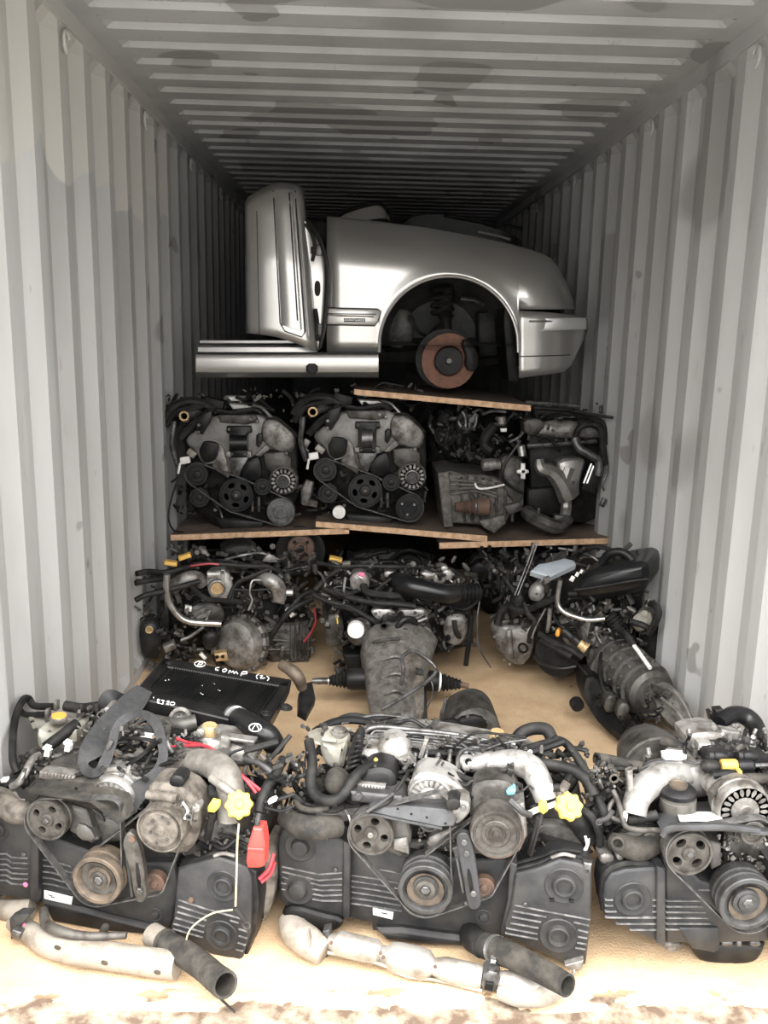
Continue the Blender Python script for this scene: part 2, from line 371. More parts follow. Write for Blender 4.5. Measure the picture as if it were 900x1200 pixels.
def wall(name, sx, mt, ph):
    b = B(); pr = []; per = .278; y = -.35 + ph; d = .036
    pr.append((0, -.02))
    while y < YB:
        for dy, off in ((.072, 0), (.140, d), (.210, d), (.278, 0)):
            if y + dy > 0 and y + dy < YB: pr.append((off, y + dy))
        y += per
    pr.append((0, YB))
    x0 = XL if sx < 0 else XR; zs = [0.0, .06, .1, ZT - .1, ZT - .06, ZT]
    rows = []
    for z in zs:
        k = 0 if z in (0.0, .06) or z >= ZT - .06 else 1
        rows.append([V((x0 + sx * o * k, y, z)) for o, y in pr])
    n = len(pr); v = [p for r in rows for p in r]
    f = [[i * n + j, i * n + j + 1, (i + 1) * n + j + 1, (i + 1) * n + j] for i in range(len(zs) - 1) for j in range(n - 1)]
    b.add(v, f); o = struct(b.obj(name, mt, None, 20))
    b = B(); b.box((x0 + sx * .03 - sx * .012, YB / 2, ZT - .028), V((.03, 0, 0)), V((0, YB / 2, 0)), V((0, 0, .032))); b.obj('top_rail', mt, o, 20)
    return o
wl = wall('wall_left', -1, WL, 0.02); wr = wall('wall_right', 1, WR, .1)
b = B(); pr = []; y = -.1
pr.append((-.1, 0))
while y < YB - .3:
    for dy, h in ((.118, 0), (.134, .02), (.199, .02), (.215, 0)): pr.append((y + dy, h))
    y += .215
pr.append((YB, 0)); n = len(pr)
for xa, xb, ka, kb in ((XL, XL + .09, 0, 0), (XL + .09, XL + .115, 0, 1), (XL + .115, XR - .115, 1, 1), (XR - .115, XR - .09, 1, 0), (XR - .09, XR, 0, 0)):
    b.add([V((xa, y, ZT + h * ka)) for y, h in pr] + [V((xb, y, ZT + h * kb)) for y, h in pr], [[j, j + 1, n + j + 1, n + j] for j in range(n - 1)])
bm_ = struct(b.obj('ceiling', WC, None, 20))
b = B(); b.box((0, YB + .02, ZT / 2), V((1.2, 0, 0)), V((0, .02, 0)), V((0, 0, ZT / 2))); struct(b.obj('wall_back', WC))
b = B(); b.box((0, YB / 2 + .03, -.02), V((1.25, 0, 0)), V((0, YB / 2 - .03, 0)), V((0, 0, .0205)))
floor = struct(b.obj('floor', mat('plywood_floor', (.3, .2, .12), (.2, .13, .08), .7, 0, 5, .2)))
b = B(); b.box((0, .0, -.03), V((1.25, 0, 0)), V((0, .062, 0)), V((0, 0, .026)))
b.box((0, -.07, -.06), V((1.25, 0, 0)), V((0, .012, 0)), V((0, 0, .05)))
struct(b.obj('trim_1', mat('rusty_sill_steel', (.34, .28, .21), (.11, .075, .052), .7, .2, 14, .4, .42, .6)))
b = B(); b.box((0, -9, -.2), V((30, 0, 0)), V((0, 9, 0)), V((0, 0, .02)))
struct(b.obj('ground', mat('concrete_yard', (.27, .265, .25), (.21, .205, .195), .85, 0, 2, .2)))
# lashing rings under the top rails
PL = Fr(0, 0, 0, wl); 
def ring_at(wallo, x, y, sg):
    b = B(); c = V((x, y, ZT - .085)); P = []
    for j in range(13):
        a = math.pi * (.15 + 1.35 * j / 12); P.append(c + V((sg * .016, .028 * math.cos(a), -.034 + .034 * math.sin(a))))
    b.tube(P, .006, 8, 2); b.obj('lashing_ring', wallo.data.materials[0], wallo)
for y in (1.38, 2.5, 3.62, 4.74): ring_at(wl, XL, y, 1)
for y in (1.3, 2.38, 3.82, 5.0): ring_at(wr, XR, y, -1)
# sawdust
b = B(); xs = [XL + (XR - XL) * i / 150 for i in range(151)]; ys = []
y = -.03
while y < 3.4: ys.append(y); y += (.006 if y < .12 else .012) + .012 * max(0, y)
def sawh(x, y):
    e = NZ.fractal(V((x * 3, y * 9, 1.3)), 1., 2., 4) * .5; h = .007 + .008 * NZ.fractal(V((x * 4, y * 4, 0)), 1., 2., 5) + .003 * NZ.noise(V((x * 60, y * 60, 5)))
    k = min(1, max(-1, (y - .012 + e * .05) / .03)); h = -.008 + (h + .008) * max(0, k) if k > 0 else -.012
    sp = NZ.noise(V((x * 7, y * 16, 9))); 
    sp += .5 * NZ.noise(V((x * 40, y * 50, 3)))
    if y < .1 and sp > .22: h -= min(.02, (sp - .22) * .09) * (1 - max(0, y - .05) / .05)
    return h
n = len(xs); b.add([V((x, y, sawh(x, y))) for y in ys for x in xs], [[i * n + j, i * n + j + 1, (i + 1) * n + j + 1, (i + 1) * n + j] for i in range(len(ys) - 1) for j in range(n - 1)])
saw = mat('pale_sawdust', (.57, .42, .265), (.46, .315, .19), .9, 0, 6, .9, .35, .7, bsc=160, spec=.1)
o = b.obj('sawdust', saw, None, 180); o['kind'] = 'stuff'; tag(o, 'pale tan sawdust scattered thick over the container floor', 'sawdust')
# ---------------------------------------------------------------- plywood boards
GB = 'plywood boards'
def board(poly, Y, depth, label, dz=0):
    fr = Fr(0, Y, 0, None); P = [fr.at(*q) for q in poly]; c = sum(P, V((0, 0, 0))) / 4
    t = thing('plywood_board', label, 'board', V((c.x, Y, P[2].z)), GB)
    b = B(); b.rings([P, [p + V((0, depth, dz)) for p in P]]); o = b.obj('sheet', 'wood', t, 20)
    o.data.materials.append(M['ply'])
    for f in o.data.polygons:
        if f.normal.y < -.7: f.material_index = 1
    return t
board([(200, 627), (409, 619), (409, 625.5), (200, 633.5)], 2.70, 1.2, 'plywood board resting on the engines beside the left wall, lower level')
board([(370, 611), (571, 628), (571, 635), (370, 617.5)], 2.70, 1.2, 'lower-level plywood board in the middle, left end lapped over its neighbour')
board([(515, 636), (718, 630.5), (718, 637), (515, 643)], 2.70, 1.2, 'plywood board resting on the engines beside the right wall, lower level')
board([(415, 456), (622, 475), (622, 482), (415, 462.5)], 2.78, 1.0, 'plywood board under the brake disc of the silver car section')
# ---------------------------------------------------------------- silver car front section
YK = 2.84
car = thing('car_front_section', 'silver cut-off front end of a car, no wheel, rusty brake disc in the arch', 'car', V((.1, YK + .05, 1.3)))
K = Fr(0, YK, 0, car)
def lerp(T, x):
    for (a, b), (c, d) in zip(T[:-1], T[1:]):
        if x <= c: return b + (d - b) * (x - a) / (c - a) if c > a else d
    return T[-1][1]
TOP = [(362, 251), (400, 255.5), (450, 261), (500, 267.5), (550, 276.5), (600, 287), (630, 295.5), (645, 303), (658, 320), (668, 342), (674, 362)]
AX, AY, AR = 526., 405., 81.5
ARX = [AX - AR * math.cos(math.pi * (i / 40) * .985) for i in range(41)]
def arch(x): return AY - math.sqrt(max(0, AR * AR - (x - AX) ** 2))
cols = [(x, 413) for x in (383, 400, 415, 430, 441, 444.3)] + [(x, arch(x)) for x in ARX if x < 607] + [(x, 362.5) for x in (608, 620, 632, 645, 655, 664, 670, 674)]
def noff(x): return max(0, (x - 630) / 50.) ** 2 * .22 + max(0, (430 - x) / 60.) ** 2 * .012
def grid(fr, cols, rows, offf, name, m, parent=None, thick=.02):
    b = B(); v = []
    for x, xb, yt, yb in cols:
        for j in range(rows + 1):
            t = j / rows; v.append(fr.at(x + (xb - x) * t, yt + (yb - yt) * t, offf(x, t)))
    n = rows + 1
    b.add(v, [[i * n + j, i * n + j + 1, (i + 1) * n + j + 1, (i + 1) * n + j] for i in range(len(cols) - 1) for j in range(rows)])
    o = b.obj(name, m, parent or fr.root, 60)
    q = o.modifiers.new('shell', 'SOLIDIFY'); q.thickness = thick; q.offset = 0
    return o
def foff(x, t, yt, yb):
    y = yt + (yb - yt) * t; d = max(0, 1 - (y - yt) / 60.)
    return .26 * d ** 2.6 + noff(x) - .012 * math.exp(-((math.hypot(x - AX, y - AY) - AR) / 9.) ** 2) + .01 * max(0, (y - 380) / 40) 
b = B(); v = []; rows = 16
for x, yb in cols:
    yt = lerp(TOP, x)
    if x >= 674: yt = 361
    for j in range(rows + 1):
        t = (j / rows) ** 1.5; v.append(K.at(x, yt + (yb - yt) * t, foff(x, t, yt, yb)))
n = rows + 1; b.add(v, [[i * n + j, i * n + j + 1, (i + 1) * n + j + 1, (i + 1) * n + j] for i in range(len(cols) - 1) for j in range(rows)])
fend = b.obj('fender', 'paint', car, 60); q = fend.modifiers.new('shell', 'SOLIDIFY'); q.thickness = .004; q.offset = 1
b = B(); b.tube([K.at(x, arch(x) if 0 < i < 40 else 413, -.014) for i, x in enumerate(ARX)], .009, 8, 2); b.obj('arch_lip', 'paint', fend)
# bumper
BT = [(608, 364), (640, 366), (670, 369), (682, 371), (688, 374)]; BB = [(608, 443), (640, 439), (660, 436), (672, 426), (688, 388)]
bc = [(608 + 80 * i / 14) for i in range(15)]
bump = grid(K, [(x, x, lerp(BT, x), lerp(BB, x)) for x in bc], 8, lambda x, t: noff(x) * .8 + .02 * t * t - .012 * math.sin(math.pi * min(1, t * 3)), 'bumper', 'paint', car, .006)
K.p('bumper_moulding', 'trimg', [(615, 372.5), (687, 372.5), (688, 386), (624, 389), (618, 382)], noff(650) * .4 - .02, .02, .003, parent=bump)
K.t('chrome_strip', 'chrome', 1.1, [(620, 376.5, -.02), (650, 376.6, .005), (687, 376.5, .17)], parent=bump)
K.t('seam', 'dark', .5, [(609, 418, -.004), (640, 417, .005), (668, 416, .09)], parent=bump)
# side moulding with badge
mo = K.p('side_moulding', 'paint', [(380, 361), (442, 362.5), (446, 365), (443, 375), (439, 381.5), (380, 380)], -.012, .03, .003, rnd=0)
K.t('moulding_seam', 'dark', .55, [(381, 360.6, -.014), (442, 362, -.014), (446.5, 365, -.014), (443.4, 376, -.014), (439, 382, -.014), (381, 380.6, -.014)], parent=mo, k=1)
K.t('chrome_strip', 'chrome', .9, [(383, 369.5, -.014), (438, 371, -.014)], parent=mo)
K.t('chrome_strip', 'pulb', .6, [(383, 367.7, -.014), (441, 368.3, -.014)], parent=mo)
bd = K.r('badge', 'black', 415.5, 375.2, 25, 4.2, -.014, .004, .3, .0008, parent=mo)
fc = bpy.data.curves.new('badge_lettering', 'FONT'); fc.body = 'AVANTGARDE'; fc.size = .016; fc.align_x = 'CENTER'; fc.align_y = 'CENTER'; fc.extrude = .0005
ft = bpy.data.objects.new('tmp', fc); C.objects.link(ft); bpy.context.view_layer.update()
fo = bpy.data.objects.new('lettering', bpy.data.meshes.new_from_object(ft)); bpy.data.objects.remove(ft)
C.objects.link(fo); fo.data.materials.clear(); fo.data.materials.append(M['trimg']); fo.parent = mo
fo.location = K.at(415.5, 375.2, -.0165) - root_loc(mo); fo.rotation_euler = (math.pi / 2, 0, 0)
# rocker / sill
def prof_x(name, m, x0, x1, pts, parent=None):          # pts: (py, off) profile swept from pixel column x0 to x1
    A = [K.at(x0, y, o) for y, o in pts]; c = [K.at(x1, y, o) for y, o in pts]; b = B(); b.rings([A, c]); return b.obj(name, m, parent or car, 35)
sill = prof_x('sill', 'paint', 229.5, 443.5, [(418, -.05), (416, -.045), (414.5, -.01), (414.5, .12), (436, .12), (442.5, .06), (442, .0), (436, -.04), (426, -.055)])
prof_x('scuff_plate', 'paint', 232, 372, [(404.5, .03), (404, .05), (404, .12), (413, .12), (412.5, .0), (407, .005)], sill)
prof_x('door_seal', 'rubber', 233, 352, [(402.5, .06), (402.2, .09), (405, .09), (405, .055)], sill)
prof_x('inner_sill', 'paint', 234, 345, [(399.2, .11), (398.6, .13), (398.6, .2), (410, .2), (402.5, .11)], sill)
prof_x('sill_gap', 'dark', 231, 443, [(413, -.02), (413, .06), (415.6, .06), (415.6, -.02)], sill)
K.r('jack_point', 'dark', 365.5, 432, 14, 12, -.058, .02, 0, .002, parent=sill, rnd=1)
K.d('jack_ring', 'black', 366, 432, 4.6, -.062, 'ring', t=.8, parent=sill)
K.p('sill_end', 'dark', [(229.8, 418), (234, 402), (300, 402), (300, 441), (230, 440)], .125, .5, .004)
# A pillar with seals and hinges
pil = K.p('door_pillar', 'paint', [(356, 256), (364, 262), (376, 284), (383, 312), (382, 350), (378, 392), (374, 410), (366, 406), (360, 330)], -.012, .1, .006)
K.t('door_seal', 'gloss', [1.5, 3, 3, 3.2, 3, 2], [(358, 257, -.02), (372, 275, -.025), (381, 302, -.025), (383, 335, -.025), (380, 378, -.025), (375, 408, -.02)], parent=pil)
K.t('door_seal', 'rubber', 2.2, [(358, 262, -.02), (366, 275, -.02), (369, 291, -.02), (366, 306, -.018)], parent=pil)
K.t('door_seal', 'rubber', 2.6, [(369, 362, -.02), (372, 380, -.02), (372, 400, -.02)], parent=pil)
for y in (293, 386): K.r('hinge', 'steel', 374, y, 7, 13, -.03, .03, 6, .002, parent=pil)
K.p('grommet', 'dark', [(368.5, 329), (375.5, 329), (375.5, 347), (368.5, 347)], -.018, .01, .001, rnd=2, parent=pil)
K.r('hinge', 'dark', 367, 293, 5, 8, -.03, .03, 0, .002, parent=pil)
# wheel arch: liner, strut, brake disc
b = B(); A = [K.at(AX + (AR - .5) * math.cos(math.pi * i / 30), AY - (AR - .5) * math.sin(math.pi * i / 30), .01) for i in range(31)]
b.rings([A, [p + V((0, .3, .0)) for p in A], [p * .6 + K.at(AX, AY - 20, .01) * .4 + V((0, .52, 0)) for p in A]], cap=False); b.add([p * .6 + K.at(AX, AY - 20, .01) * .4 + V((0, .52, 0)) for p in A], [list(range(31))])
b.obj('wheel_liner', 'liner', car, 50)
K.t('strut', 'dark', [9, 9, 6, 6], [(524, 340, .33), (521, 365, .3), (523, 380, .24), (526, 415, .2)], 12)
K.t('coil_spring', 'dark', 3, [(518 + 12 * math.sin(i * 1.2), 335 + i * 1.6, .3 + .03 * math.cos(i * 1.2)) for i in range(24)], 6, k=2)
K.t('control_arm', 'dark', 5, [(600, 420, .4), (560, 425, .3), (528, 428, .2)])
K.t('control_arm', 'dark', 5, [(452, 408, .5), (490, 404, .36), (520, 380, .25)])
K.t('steering_rod', 'alud', 2.6, [(566, 357, .35), (556, 352, .3), (540, 350, .3)])
K.t('brake_hose', 'rubber', 2, [(480, 370, .35), (492, 390, .3), (510, 395, .22), (540, 400, .2)])
K.r('reinforcement', 'dark', 580, 395, 40, 60, .38, .1, 0, .01)
K.r('reservoir', 'alud', 470, 385, 30, 46, .4, .1, 8, .01, rnd=1)
K.p('splash_panel', 'dark', [(594, 330), (604, 380), (607, 448), (596, 446), (590, 380)], .06, .3, .004)
K.d('dust_shield', 'dark', 522, 421, 35, .17, 'cyl', t=.15)
hub = K.d('brake_disc', 'disc', 526, 423, 32, .12, [(0, -.3), (1, -.3), (1, -.2), (.9, -.2), (.9, -.1), (1, -.1), (1, 0), (.56, 0), (.54, -.06), (.53, -.06), (.53, .16), (.5, .2), (.16, .2), (0, .2)])
K.d('hub_face', 'dark', 526, 423, 16.5, .09, [(0, -.1), (.98, -.1), (1, 0), (.95, .06), (.3, .06), (.28, .2), (.2, .22), (0, .22)], parent=hub)
K.d('axle_cap', 'steel', 526.5, 423, 5, .075, 'cap', t=.7, parent=hub)
for i in range(5): K.d('wheel_bolt_hole', 'dark', 526 + 11.3 * math.cos(.6 + i * 1.257), 423 + 11.3 * math.sin(.6 + i * 1.257), 1.4, .086, 'cyl', t=.5, n=10, parent=hub)
K.p('brake_caliper', 'dark', [(544, 396), (555, 402), (562, 418), (560, 434), (549, 436), (545, 427), (547, 418), (541, 404)], .06, .12, .008, rnd=1)
K.p('engine_bay_panel', 'dark', [(392, 290), (630, 310), (665, 380), (640, 430), (392, 425)], .56, .6, .01)
K.p('firewall', 'dark', [(352, 256), (400, 262), (400, 425), (356, 420)], .2, .9, .01)
# door standing on end against the pillar
door = bpy.data.objects.new('door', None); C.objects.link(door); door.parent = car; door.location = K.at(330, 402, 0) - car.location
KD = Fr(0, YK - .06, 0, door)
DT = [(0, 289, 240), (.06, 291.5, 233), (.25, 302, 226), (.45, 316, 219), (.6, 328, 216), (.75, 338, 216.5), (.9, 348, 219), (1, 354, 224)]
DB = [(0, 290, 390.5), (.25, 306, 392), (.45, 325, 395), (.7, 346, 402), (1, 371, 412)]
def l2(T, s):
    for a, c in zip(T[:-1], T[1:]):
        if s <= c[0]: f = (s - a[0]) / (c[0] - a[0]); return a[1] + (c[1] - a[1]) * f, a[2] + (c[2] - a[2]) * f
    return T[-1][1:]
dof = lambda s, t: .05 * max(0, 1 - s / .08) ** 2 + .05 * max(0, .3 - s) - .02 * math.sin(math.pi * s) + .05 * max(0, (s - .85) / .15) ** 2 + .06 * max(0, 1 - t / .1) ** 2 + .05 * max(0, 1 - t / .5)
b = B(); v = []; nr = 16
for i in range(29):
    s_ = i / 28; xt, yt = l2(DT, s_); xb, yb = l2(DB, s_)
    for j in range(nr + 1): t = j / nr; v.append(KD.at(xt + (xb - xt) * t, yt + (yb - yt) * t, dof(s_, t)))
n = nr + 1; b.add(v, [[i * n + j, i * n + j + 1, (i + 1) * n + j + 1, (i + 1) * n + j] for i in range(28) for j in range(nr)])
o = b.obj('outer_skin', 'paint', door, 60); q = o.modifiers.new('shell', 'SOLIDIFY'); q.thickness = .02; q.offset = 0
def on(s, t, d=0): xt, yt = l2(DT, s); xb, yb = l2(DB, s); return (xt + (xb - xt) * t, yt + (yb - yt) * t, dof(s, t) + d)
KD.t('crease', 'pulb', .5, [on(.22, t / 8, -.011) for t in range(9)], k=2)
b = B(); A, D_ = [], []
for k, (s0, s1) in enumerate(((.5, .86),)):
    L = [on(s0, .03 + .87 * i / 12, -.011) for i in range(13)] + [on(s0 + .06, .945, -.011), on(s1 - .06, .945, -.011)] + [on(s1, .9 - .87 * i / 12, -.011) for i in range(13)]
    A = [KD.at(*q) for q in L]
mid = sum(A, V((0, 0, 0))) / len(A)
KD.t('moulding_edge', 'pulb', .8, L, k=1)
prev = None; b = B(); rr = []
for i in range(13):
    t = .03 + .88 * i / 12; a = [KD.at(*on(.515, t, -.011)), KD.at(*on(.54, t, -.02)), KD.at(*on(.7, t, -.024)), KD.at(*on(.84, t, -.02)), KD.at(*on(.85, t, -.011))]; rr.append(a)
b.rings(rr); mo = b.obj('side_moulding', 'paint', door, 50)
KD.t('chrome_strip', 'chrome', .9, [on(.8, .04 + .86 * i / 8, -.024) for i in range(9)], parent=mo, k=2)
KD.t('moulding_groove', 'pulb', .9, [on(.755, .05 + .8 * i / 8, -.0235) for i in range(9)], parent=mo, k=2)
KD.t('chrome_strip', 'trimg', 1.0, [on(.91, .02 + .9 * i / 8, -.012) for i in range(9)], k=2)
KD.t('edge_seal', 'rubber', 1.2, [on(.985, .02 + .95 * i / 8, -.005) for i in range(9)], k=2)
# loose panels behind the fender, in the gloom
bp = thing('bonnet_panel', 'dark curved body panel lying behind the silver fender, near the door', 'panel', V((-.1, 3.7, 2.3)))
K2 = Fr(0, 3.7, 0, bp)
K2.strip('skin', 'paint', [(388, 262, 392, 275, .0), (402, 248, 408, 264, .05), (425, 240, 430, 258, .1), (446, 237, 452, 256, .15), (455, 246, 458, 262, .2)], .01)
K2.t('edge_seal', 'rubber', 2, [(388, 262, -.01), (402, 250, .04), (425, 242, .09), (446, 239, .14), (456, 250, .19)])
bp = thing('bumper_bar', 'dark curved bumper lying behind the sloping top edge of the silver fender', 'bumper', V((.45, 3.7, 2.2)))
K2 = Fr(0, 3.7, 0, bp)
K2.strip('skin', 'black', [(468, 268, 470, 282, 0), (485, 254, 488, 280, .02), (520, 252, 522, 284, .02), (560, 262, 562, 290, .0), (600, 275, 602, 296, .0), (612, 284, 612, 300, .1)], .02)
K2.t('trim_strip', 'trimg', 1.6, [(560, 272, -.02), (580, 276, -.02), (598, 281, -.02)])
K2.t('edge', 'black', 2, [(520, 252, -.01), (560, 259, -.03), (612, 268, 0)])
# ---------------------------------------------------------------- engines on the lower boards
YT = 2.8
def v6(dx, dy, label, second):
    e = thing('engine', label, 'engine', V((0, 0, 0)), 'engines on the lower boards')
    T = Fr(0, YT, 0, e); c = T.at(277 + dx, 612 + dy, .2); e.location = c
    X = lambda L: [(190 + x / 5.294 + dx, 450 + y / 5.294 + dy) + tuple(o) for x, y, *o in L]
    T.p('engine_block', 'dark', X([(140, 330), (330, 190), (640, 200), (840, 330), (840, 700), (760, 860), (600, 880), (330, 880), (180, 760)]), .06, .5, .01)
    T.p('timing_case', 'tier', X([(140, 340), (205, 290), (250, 255), (330, 190), (600, 190), (630, 210), (700, 210), (800, 290), (832, 330), (812, 420), (760, 428), (680, 405), (640, 400), (610, 440), (560, 450), (500, 492), (478, 575), (432, 565), (330, 500), (250, 500), (200, 410), (160, 390)]), .01, .12, .012, rnd=1)
    T.p('head_cover', 'alu', X([(620, 240), (650, 215), (720, 225), (800, 290), (830, 335), (800, 425), (720, 420), (640, 375), (610, 330)]), -.006, .03, .01, rnd=2)
    T.p('upper_plate', 'alud', X([(345, 192), (580, 192), (600, 235), (520, 250), (360, 238)]), -.012, .03, .004)
    T.p('timing_window', 'dark', X([(230, 380), (262, 352), (350, 365), (350, 420), (335, 470), (270, 492), (232, 450)]), -.001, .02, .003, rnd=1)
    T.t('window_rim', 'tier', 1., X([(228, 400, 0), (262, 350, 0), (350, 362, 0), (352, 420, 0), (335, 475, 0), (270, 497, 0)]))
    T.p('case_edge', 'alu', X([(352, 365), (380, 400), (420, 560), (412, 585), (340, 540), (310, 505), (345, 440)]), -.004, .02, .003)
    mb = T.p('mount_bracket', 'black', X([(400, 262), (550, 262), (556, 300), (530, 310), (530, 420), (552, 430), (550, 455), (398, 455), (396, 430), (416, 415), (416, 310), (398, 300)]), -.03, .04, .004)
    q = X([(430, 370, -.045)] if not second else [(455, 375, -.045)])[0]; 
    T.bar('roller', 'gloss' if not second else 'steel', X([(425 if not second else 440, 365, -.045)])[0], X([(530 if not second else 505, 365, -.045)])[0], [(0, 0), (9 if not second else 11, 0), (9 if not second else 11, 1), (0, 1)], parent=mb)
    for x, y in ((415, 280), (540, 280), (435, 435), (515, 435)): T.bolts(X([(x, y, -.036)]), 2.2, 'pulb')
    T.p('bracket_foot', 'alu', X([(396, 420), (425, 420), (425, 455), (396, 452)]), -.034, .02, .002); T.p('bracket_foot', 'alu', X([(524, 418), (552, 418), (552, 455), (524, 455)]), -.034, .02, .002)
    T.p('support_arm', 'steel', X([(410, 452), (540, 452), (520, 490), (490, 540), (480, 575), (435, 575), (425, 520)]), -.014, .03, .004)
    T.p('lower_cover', 'black', X([(500, 500), (560, 455), (610, 450), (620, 600), (520, 600), (485, 560)]), -.002, .04, .006, rnd=1)
    T.wheel('crank_pulley', 'black', *X([(460, 690)])[0], 20.5, -.05, 5, t=1., ha=.28, hr=.25)
    T.d('idler_pulley', 'black', *X([(622, 638)])[0], 10.5, -.05, 'plain', bolt=('pulb', .25))
    T.d('steering_pump_pulley', 'black', *X([(215, 563)])[0], 13.5, -.05, 'plain', bolt=('steel', .22))
    T.d('compressor_pulley', 'steel' if not second else 'black', *X([(735, 793)])[0], 16.5, -.06, 'clutch')
    if second: T.bolts([(q[0], q[1], -.064) for q in X([(690, 770), (765, 775), (722, 836)])], 1.6, 'chrome')
    T.d('water_pump_pulley', 'black', *X([(230, 705)])[0], 12, -.04, 'plain')
    if second: T.d('plastic_plug', 'white', *X([(298, 825)])[0], 7.6, -.06, 'cap')
    T.alt('alternator', 'alu', *X([(752, 603)])[0], 16.5, -.03, 16, pul=.42)
    T.p('alternator_bracket', 'alud', X([(630, 430), (760, 420), (800, 460), (800, 520), (690, 560), (640, 520)]), 0, .05, .005)
    T.belt([(X([(460, 690)])[0] + (20,)), (X([(215, 563)])[0] + (13,)), (X([(735, 793)])[0] + (16,))], -.045, .02, 1.2)
    T.p('oil_pan', 'black', X([(330, 830), (640, 850), (620, 905), (360, 905)]), .0, .35, .01)
    for x in (560, 600): T.t('coolant_rib', 'steel', 1.8, X([(x, 700, -.01), (x, 790, -.01)]))
    T.d('hose_neck', 'brass', *X([(135, 200)])[0], 6, -.06, 'ring'); T.t('coolant_neck', 'steel', 5, X([(140, 200, -.03), (200, 180, .02), (240, 180, .08)]))
    T.p('lift_bracket', 'black', X([(215, 290), (205, 250), (235, 190), (310, 165), (300, 230), (250, 315)]), -.02, .02, .003); T.bolts(X([(228, 255, -.03), (226, 300, -.03)]), 2.2, 'steel')
    hp = [(75, 230, -.03), (65, 310, -.03), (62, 390, -.02), (95, 500, .0)]
    T.t('coolant_pipe', 'steel', 3.4, X(hp)); T.t('harness', 'black', 5, X([(15, 215, 0), (60, 150, 0), (130, 110, .02), (220, 110, .04), (320, 150, .05)]))
    T.t('harness', 'rubber', 4, X([(20, 260, 0), (80, 180, 0), (180, 150, .02), (300, 120, .05)])); T.t('hose', 'rubber', 4.5, X([(110, 340, .0), (170, 270, .0), (260, 200, .02), (330, 130, .06)]))
    c_ = T.r('connector', 'tank', *X([(180, 432)])[0], 11, 7, -.05, .03, 38); T.r('connector', 'white', *X([(140, 475)])[0], 11, 8, -.06, .03, -10); T.t('clip', 'white', 1.4, X([(112, 490, -.06), (100, 555, -.06)]))
    T.p('intake_cover', 'white' if not second else 'chrome', X([(385, 78), (510, 82), (510, 108), (405, 104)]), .12, .1, .004)
    T.p('intake_plenum', 'alub', X([(410, 122), (550, 128), (580, 150), (440, 160)]), .06, .1, .006)
    T.t('vacuum_pipe', 'chrome', 1.8, X([(560, 130, .06), (620, 150, .03), (680, 210, .0)]))
    T.t('hose', 'black', 3, X([(340, 165, .02), (440, 178, .02), (560, 160, .03), (620, 185, .03)])); T.r('throttle_body', 'dark', *X([(320, 130)])[0], 22, 14, .03, .06, 15)
    T.t('case_seam', 'dark', 1.2, X([(640, 212, -.01), (720, 215, -.01), (800, 285, -.01), (835, 325, -.01)])); T.p('case_tab', 'tier', X([(575, 445), (645, 375), (668, 405), (610, 450)]), -.008, .02, .003)
    T.p('sensor', 'black', X([(585, 320), (600, 305), (622, 312), (622, 355), (600, 395), (582, 380)]), -.02, .02, .004)
    T.bolts(X([(590, 230, -.02), (140, 300, -.01), (240, 650, -.03), (330, 780, -.02), (550, 215, -.02), (770, 430, -.01)]), 2.4)
    T.clut(11 + dx, 190 + dx, 462 + dy, 250 + dx, 500 + dy, .02, .15, 7, 30, rr=(1.2, 2.6), sz=(1.5, 4)); T.clut(12 + dx, 205 + dx, 560 + dy, 262 + dx, 608 + dy, .0, .05, 5, 30, rr=(1, 2), fm='dark', sz=(1.5, 4)); T.clut(13 + dx, 262 + dx, 455 + dy, 345 + dx, 485 + dy, .05, .2, 7, 24, rr=(1.2, 2.5), sz=(1.5, 4)); T.clut(14 + dx, 290 + dx, 560 + dy, 350 + dx, 610 + dy, .01, .06, 3, 24, rr=(1, 2), sz=(1.2, 3.5))
    return e, T, X
e1, T, X = v6(0, 0, 'grey-cased V-engine with belt pulleys on the lower board beside the left wall', False)
T.t('cable', 'black', 1.1, X([(110, 560, -.02), (60, 700, -.03), (40, 830, -.05), (70, 905, -.1), (130, 920, -.12)]))
e2, T, X = v6(151, -5, 'grey-cased V-engine with a white round plug, standing second from the left wall', True)
X2 = lambda L: [(350 + x / 5.294, 450 + y / 5.294) + tuple(o) for x, y, *o in L]
T.t('coolant_pipe', 'alu', [5, 7, 5, 4], X2([(70, 600, .0), (50, 660, .0), (40, 720, 0), (30, 745, 0)])); T.r('flange', 'tan', *X2([(70, 740)])[0], 18, 7, -.01, .03, 10)
T.t('fuel_pipe', 'steel', 2, X2([(10, 180, 0), (15, 300, 0), (30, 380, 0), (60, 420, 0)])); T.r('connector', 'alu', *X2([(45, 370)])[0], 8, 10, -.01, .03, 30)
# inline engine with gearbox lying beside the right wall
e = thing('engine', 'inline engine with silver exhaust shield and dirty gearbox, beside the right wall on the boards', 'engine', V((0, 0, 0)), 'engines on the lower boards')
T = Fr(0, YT - .03, 0, e); e.location = T.at(600, 618, .2)
X = lambda L: [(490 + x / 3.913, 450 + y / 3.913) + tuple(o) for x, y, *o in L]
T.p('engine_block', 'dark', X([(500, 200), (850, 190), (860, 600), (760, 640), (520, 600)]), .12, .45, .01)
T.p('gearbox_case', 'grimy', X([(90, 410), (150, 400), (200, 415), (300, 420), (400, 440), (488, 470), (485, 560), (430, 590), (400, 640), (350, 682), (280, 645), (160, 640), (150, 660), (118, 660), (105, 560)]), .02, .4, .016)
T.p('gearbox_flange', 'grimy', X([(90, 408), (140, 402), (150, 520), (160, 655), (120, 660), (108, 560)]), -.02, .06, .006); T.p('bell_housing', 'alud', X([(380, 330), (470, 330), (490, 400), (488, 520), (450, 560), (400, 500), (370, 420)]), -.005, .1, .014, rnd=1)
